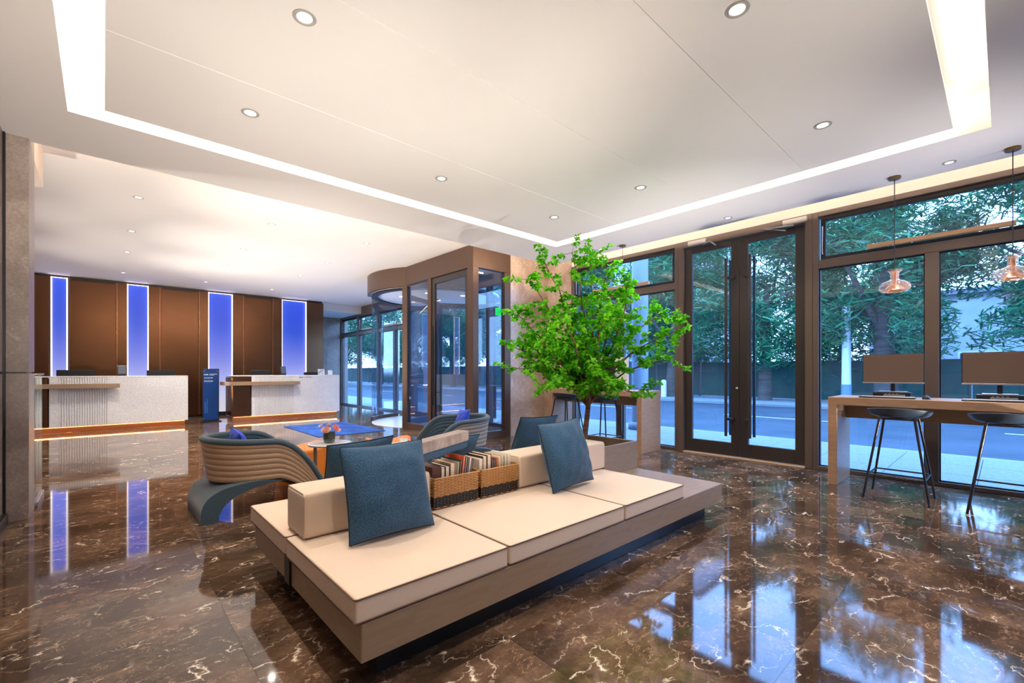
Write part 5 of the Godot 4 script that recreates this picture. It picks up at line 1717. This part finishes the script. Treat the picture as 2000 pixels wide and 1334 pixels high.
func build_tree() -> void:
	var r := RandomNumberGenerator.new()
	r.seed = 77
	var base := V(3.44, 0.45, -2.70)
	var t := thing("indoor_tree", "small bright green leafy tree growing from the sofa planter box", "tree", base)
	var tips := []
	var wood := MB.new()
	var fork := V(0.04, 0.50, -0.02)
	var trunk := [V(-0.06, 0.002, 0.02), V(-0.06, 0.03, 0.02), V(-0.045, 0.12, 0.0), V(0.0, 0.28, -0.01), V(0.035, 0.40, -0.02), fork]
	part(t, "trunk", MB.new().tube(trunk, [0.034, 0.031, 0.027, 0.025, 0.024, 0.022], 10), mats.bark)
	# limbs in view axes: a = across the picture, b = away
	var ax := V(0.739, 0, 0.6735)
	var aw := V(0.6735, 0, -0.739)
	var limbs := []
	for k in 13:
		var f := k / 12.0
		var ang := lerpf(-1.30, 1.25, f) + r.randf_range(-0.08, 0.08)
		var ln := lerpf(0.80, 1.26, pow(cos(ang), 1.2)) * r.randf_range(0.86, 1.05)
		var dep := r.randf_range(-0.50, 0.50) * (0.4 + 0.6 * cos(ang))
		limbs.append(fork + ax * sin(ang) * ln * 0.88 + V(0, cos(ang) * ln * 1.08 + 0.10, 0) + aw * dep)
	for k in 7:
		var ang := r.randf_range(-1.1, 1.1)
		limbs.append(fork + ax * sin(ang) * 0.6 + V(0, cos(ang) * 0.72 + 0.08, 0) + aw * (0.55 if k % 2 == 0 else -0.55) * r.randf_range(0.6, 1.0))
	for k in 3:
		limbs.append(fork + ax * [-0.45, 0.38, 0.05][k] + V(0, [0.10, 0.06, 0.16][k], 0) + aw * [-0.3, -0.25, -0.4][k])
	for e in limbs:
		var start: Vector3 = trunk[4].lerp(fork, r.randf())
		var bend := V(r.randf_range(-0.06, 0.06), 0.10, r.randf_range(-0.06, 0.06))
		var path := []
		for i in 9:
			var f := i / 8.0
			path.append(start.lerp(e, f) + bend * sin(f * PI) + V(r.randf_range(-1, 1), r.randf_range(-1, 1), r.randf_range(-1, 1)) * 0.012)
		var rad := []
		for i in 9:
			rad.append(lerpf(0.0135, 0.0028, i / 8.0))
		part(t, "limb", MB.new().tube(path, rad, 6), mats.bark)
		for i in range(2, 9):
			var nt := 3 if i < 8 else 4
			for q in nt:
				var o: Vector3 = path[i]
				var dr := V(r.randf_range(-1, 1), r.randf_range(-0.35, 0.9), r.randf_range(-1, 1)).normalized()
				var len := r.randf_range(0.08, 0.24)
				var tip := o + dr * len
				wood.tube([o, o.lerp(tip, 0.5) + V(0, 0.012, 0), tip], [0.0026, 0.0018, 0.001], 4, false)
				for w in 3:
					tips.append(o.lerp(tip, 0.45 + 0.275 * w))
	var tw := part(t, "twigs", wood, mats.bark)
	tw.set_meta("kind", "stuff")
	# leaves: sprays of five round each twig end
	var places := []
	for p in tips:
		for k in 10:
			var d := V(r.randf_range(-1, 1), r.randf_range(-0.5, 0.9), r.randf_range(-1, 1)).normalized()
			var b := Basis.looking_at(d, V(r.randf_range(-0.4, 0.4), 1, r.randf_range(-0.4, 0.4))) * Basis(Vector3.RIGHT, -PI / 2) * Basis(Vector3.UP, r.randf_range(-0.8, 0.8))
			places.append(Transform3D(b.scaled_local(Vector3.ONE * r.randf_range(0.7, 1.15)), p + d * 0.006))
	var lm := leaf_mesh(0.043, 0.031).mesh()
	# those in front are parts of their own, the rest one mass
	var eye := V(0, 1.2, 0) - base
	var order := range(places.size())
	order.sort_custom(func(i, j): return places[i].origin.distance_squared_to(eye) < places[j].origin.distance_squared_to(eye))
	for k in 300:
		var o := part(t, "leaf", lm, mats["leaf_%d" % (k % 3)])
		o.transform = places[order[k]]
	var mm := MultiMesh.new()
	mm.transform_format = MultiMesh.TRANSFORM_3D
	mm.use_colors = true
	mm.mesh = lm
	mm.instance_count = places.size() - 300
	var cs := [Color(0.16, 0.56, 0.014), Color(0.30, 0.74, 0.03), Color(0.08, 0.40, 0.011), Color(0.22, 0.64, 0.018)]
	for k in range(300, places.size()):
		mm.set_instance_transform(k - 300, places[order[k]])
		mm.set_instance_color(k - 300, cs[r.randi() % 4])
	var mi := MultiMeshInstance3D.new()
	mi.name = "foliage"
	mi.multimesh = mm
	mi.material_override = mats.leaf
	mi.set_meta("kind", "stuff")
	t.add_child(mi)
	print("indoor leaves ", places.size())


# ---------- the street ----------
func street_tree(at: Vector3, h: float, spread: float, trunk_r: float, sd: int, label: String) -> void:
	var r := RandomNumberGenerator.new()
	r.seed = sd
	var t := thing("street_tree", label, "tree", at, 0, "trees along the far side of the street")
	var lean := V(r.randf_range(-0.4, 0.4), 0, r.randf_range(-0.5, 0.5))
	var path := []
	var rad := []
	for i in 8:
		var f := i / 7.0
		path.append(V(0, f * h * 0.62, 0) + lean * f * f + V(r.randf_range(-1, 1), 0, r.randf_range(-1, 1)) * 0.05 * f)
		rad.append(trunk_r * lerpf(1.15, 0.45, f))
	part(t, "trunk", MB.new().tube(path, rad, 10), mats.bark_street)
	var blobs := []
	for k in 7:
		var a := TAU * k / 7 + r.randf()
		var ty := r.randf_range(0.34, 0.9) * h
		var rr := spread * r.randf_range(0.45, 0.85)
		var e := V(cos(a) * rr, ty, sin(a) * rr)
		var s: Vector3 = path[3 + k % 4]
		part(t, "limb", MB.new().tube([s, s.lerp(e, 0.5) + V(0, 0.3, 0), e], [trunk_r * 0.4, trunk_r * 0.25, trunk_r * 0.1], 6), mats.bark_street)
	for k in 40:
		var a := r.randf() * TAU
		var f := r.randf()
		var yy := lerpf(0.25 if at.x < 23.0 else 0.14, 0.96, f) * h
		var rr := spread * sqrt(r.randf()) * (1.0 - 0.5 * pow(absf(f - 0.45) / 0.55, 2))
		blobs.append([V(cos(a) * rr, yy, sin(a) * rr) + lean * 0.6, r.randf_range(0.7, 1.25)])
	var mm := MultiMesh.new()
	mm.transform_format = MultiMesh.TRANSFORM_3D
	mm.use_colors = true
	mm.mesh = spray
	var n := 13000
	mm.instance_count = n
	for k in n:
		var b: Array = blobs[r.randi() % blobs.size()]
		var d := V(r.randf_range(-1, 1), r.randf_range(-0.8, 1), r.randf_range(-1, 1)).normalized()
		var p: Vector3 = b[0] + V(d.x, d.y * 0.8, d.z) * b[1] * pow(r.randf(), 0.4)
		var bs := Basis.from_euler(V(r.randf_range(-0.9, 0.9), r.randf() * TAU, r.randf_range(-0.9, 0.9))).scaled(Vector3.ONE * r.randf_range(0.34, 0.6))
		mm.set_instance_transform(k, Transform3D(bs, p))
		var c := r.randf()
		mm.set_instance_color(k, Color(0.015 + 0.05 * c, 0.10 + 0.26 * c, 0.06 + 0.08 * c))
	var mi := MultiMeshInstance3D.new()
	mi.name = "foliage"
	mi.multimesh = mm
	mi.material_override = mats.leaf_street
	mi.set_meta("kind", "stuff")
	t.add_child(mi)


var spray: ArrayMesh


func build_street() -> void:
	# a drooping spray of pinnate leaves
	var sp := MB.new()
	var lf := leaf_mesh(0.17, 0.085)
	for k in 11:
		var s := -1 if k % 2 == 0 else 1
		var along := -0.25 + 0.05 * k
		sp.add(lf, Transform3D(Basis(Vector3.UP, s * 1.0) * Basis(Vector3.RIGHT, -PI / 2 + 0.35), V(along, -0.4 * along * along, 0) * 1.1))
	spray = sp.mesh()
	var pv := thing("pavement", "pale slab pavement outside the windows", "pavement", Vector3.ZERO, 0, "", "structure")
	part(pv, "bed", bx(V(6.62, -0.2, -34), V(9.1, -0.035, 14)), mats.kerb)
	var slab := MB.new().cbox(V(-0.397, -0.035, -0.397), V(0.397, 0, 0.397), 0.004).mesh()
	for i in 3:
		for j in 40:
			part(pv, "paving_slab", slab, mats.paving, V(7.05 + i * 0.8, -0.012, 5.0 - j * 0.8))
	part(pv, "kerb", cb(V(9.1, -0.3, -34), V(9.3, -0.02, 14), 0.01), mats.kerb)
	part(pv, "sill_strip", bx(V(6.62, -0.035, -34), V(6.65, -0.012, 14)), mats.kerb)
	var rd := thing("road", "grey asphalt street with worn white lines", "road", Vector3.ZERO, 0, "", "structure")
	part(rd, "asphalt", bx(V(9.3, -0.4, -60), V(20.2, -0.15, 30)), mats.asphalt)
	for z in range(-36, 14, 6):
		part(rd, "lane_marking", bx(V(14.5, -0.15, z), V(14.62, -0.147, z + 3)), mats.road_paint)
	part(rd, "edge_line", bx(V(19.6, -0.15, -60), V(19.72, -0.147, 30)), mats.road_paint)
	var fp := part(self, "sidewalk", bx(V(20.2, -0.4, -60), V(40, -0.02, 30)), mats.paving)
	tag(fp, "narrow pavement on the far side of the street", "pavement", "", "structure")
	var fc := thing("street_fence", "dark green street hoarding beneath the trees", "fence", V(22.4, -0.02, 0), 0)
	for j in 34:
		var z := 16.0 - j * 2.4
		part(fc, "fence_panel", cb(V(0, 0.05, z - 2.36), V(0.06, 1.68, z), 0.01), mats.fence_green)
		part(fc, "post", cb(V(-0.03, 0, z - 0.06), V(0.09, 1.74, z + 0.02), 0.01), mats.frame_dark)
	var k := 0
	var trees := [[20.9, 5.5, 8.2, 2.7, 0.24, "broad street tree opposite the far end of the computer desk"], [21.0, 1.8, 8.8, 2.8, 0.30, "broad street tree opposite the second computer"], [20.9, -2.9, 9.0, 2.9, 0.34, "thick-trunked street tree opposite the first computer"], [21.2, -7.0, 8.0, 2.7, 0.26, "street tree opposite the double door"], [21.0, -11.2, 8.3, 2.8, 0.26, "street tree opposite the short desk"], [21.1, -15.6, 8.0, 2.7, 0.24, "street tree opposite the marble pier"], [21.2, -20.2, 8.2, 2.8, 0.26, "street tree opposite the revolving door"], [21.0, -25.2, 8.4, 2.9, 0.24, "street tree opposite the drum of the revolving door"], [25.5, 3.5, 8.6, 3.2, 0.25, "street tree behind the hoarding opposite the computers"], [25.0, -5.0, 8.6, 3.2, 0.25, "street tree behind the hoarding opposite the double door"], [25.5, -13.0, 9.0, 3.3, 0.25, "street tree behind the hoarding opposite the marble pier"], [25.5, -22.0, 9.2, 3.3, 0.25, "street tree behind the hoarding opposite the reception"], [25.5, -31.0, 9.0, 3.3, 0.25, "last street tree behind the hoarding down the street"], [21.2, -30.5, 8.5, 2.9, 0.25, "last street tree before the hoarding down the street"], [21.0, -36.0, 8.5, 3.2, 0.25, "distant street tree, first beyond the hoarding"], [20.5, -42.0, 9.0, 3.4, 0.25, "distant street tree, second beyond the hoarding"], [19.5, -48.5, 9.0, 3.6, 0.25, "distant street tree, third beyond the hoarding"], [17.0, -55.0, 9.5, 3.8, 0.25, "distant street tree closing the street, beside the asphalt"], [12.5, -58.0, 9.5, 3.8, 0.25, "distant street tree closing the street, in the middle"]]
	for a in trees:
		street_tree(V(a[0], -0.02, a[1]), a[2], a[3], a[4], 100 + k, a[5])
		k += 1
	var pl := thing("street_pole", "slim white street pole with a blue lower band by the hoarding", "pole", V(20.6, -0.02, -4.0))
	part(pl, "pole_shaft", MB.new().tube([V(0, 0, 0), V(0, 3.6, 0)], [0.16, 0.13], 14), mats.pole_paint)
	part(pl, "band", MB.new().tube([V(0, 0, 0), V(0, 0.75, 0)], [0.172, 0.168], 14, false), mats.pole_band)
	part(pl, "cap", MB.new().lathe([Vector2(0.13, 3.6), Vector2(0.10, 3.68), Vector2(0, 3.7)], 14), mats.pole_paint)
	var bo := thing("bollard", "short white bollard at the kerb across the street", "bollard", V(20.4, -0.02, -11.3))
	part(bo, "bollard_shaft", MB.new().tube([V(0, 0, 0), V(0, 0.75, 0)], 0.13, 14), mats.pole_paint)
	part(bo, "cap", MB.new().lathe([Vector2(0.13, 0.75), Vector2(0.09, 0.82), Vector2(0, 0.84)], 14), mats.pole_paint)
	var cl := thing("street_column", "round grey-blue column on the pavement outside the short desk window", "column", V(8.40, -0.012, -5.20))
	part(cl, "column_shaft", MB.new().tube([V(0, 0.15, 0), V(0, 3.6, 0)], 0.17, 28), mats.column_paint)
	part(cl, "base", MB.new().lathe([Vector2(0, 0), Vector2(0.24, 0), Vector2(0.24, 0.1), Vector2(0.18, 0.16), Vector2(0, 0.16)], 28), mats.column_paint)
	# houses behind the trees
	for hs in [[31.0, 2.0, 14.0, 7.0, 5.0, "pale blue-grey low house behind the street trees"], [34.0, -22.0, 12.0, 10.0, 16.0, "tall pale apartment house far behind the street trees"]]:
		var b := thing("street_house", hs[5], "house", V(hs[0], -0.02, hs[1]))
		part(b, "wall", cb(V(0, 0, -hs[2] / 2), V(hs[3], hs[4], hs[2] / 2), 0.02), mats.house_wall)
		part(b, "roof", cb(V(-0.3, hs[4], -hs[2] / 2 - 0.3), V(hs[3] + 0.3, hs[4] + 0.25, hs[2] / 2 + 0.3), 0.02), mats.kerb)
		var fl := int(hs[4] / 2.6)
		for i in fl:
			for j in 5:
				var z: float = -hs[2] / 2 + hs[2] * (j + 0.5) / 5
				var wn := part(b, "window", cb(V(-0.06, 0.9 + i * 2.6, z - 0.75), V(-0.001, 2.2 + i * 2.6, z + 0.75), 0.01), mats.card_white)
				part(wn, "pane", bx(V(-0.07, 0.98 + i * 2.6, z - 0.67), V(-0.061, 2.12 + i * 2.6, z + 0.67)), mats.house_window)
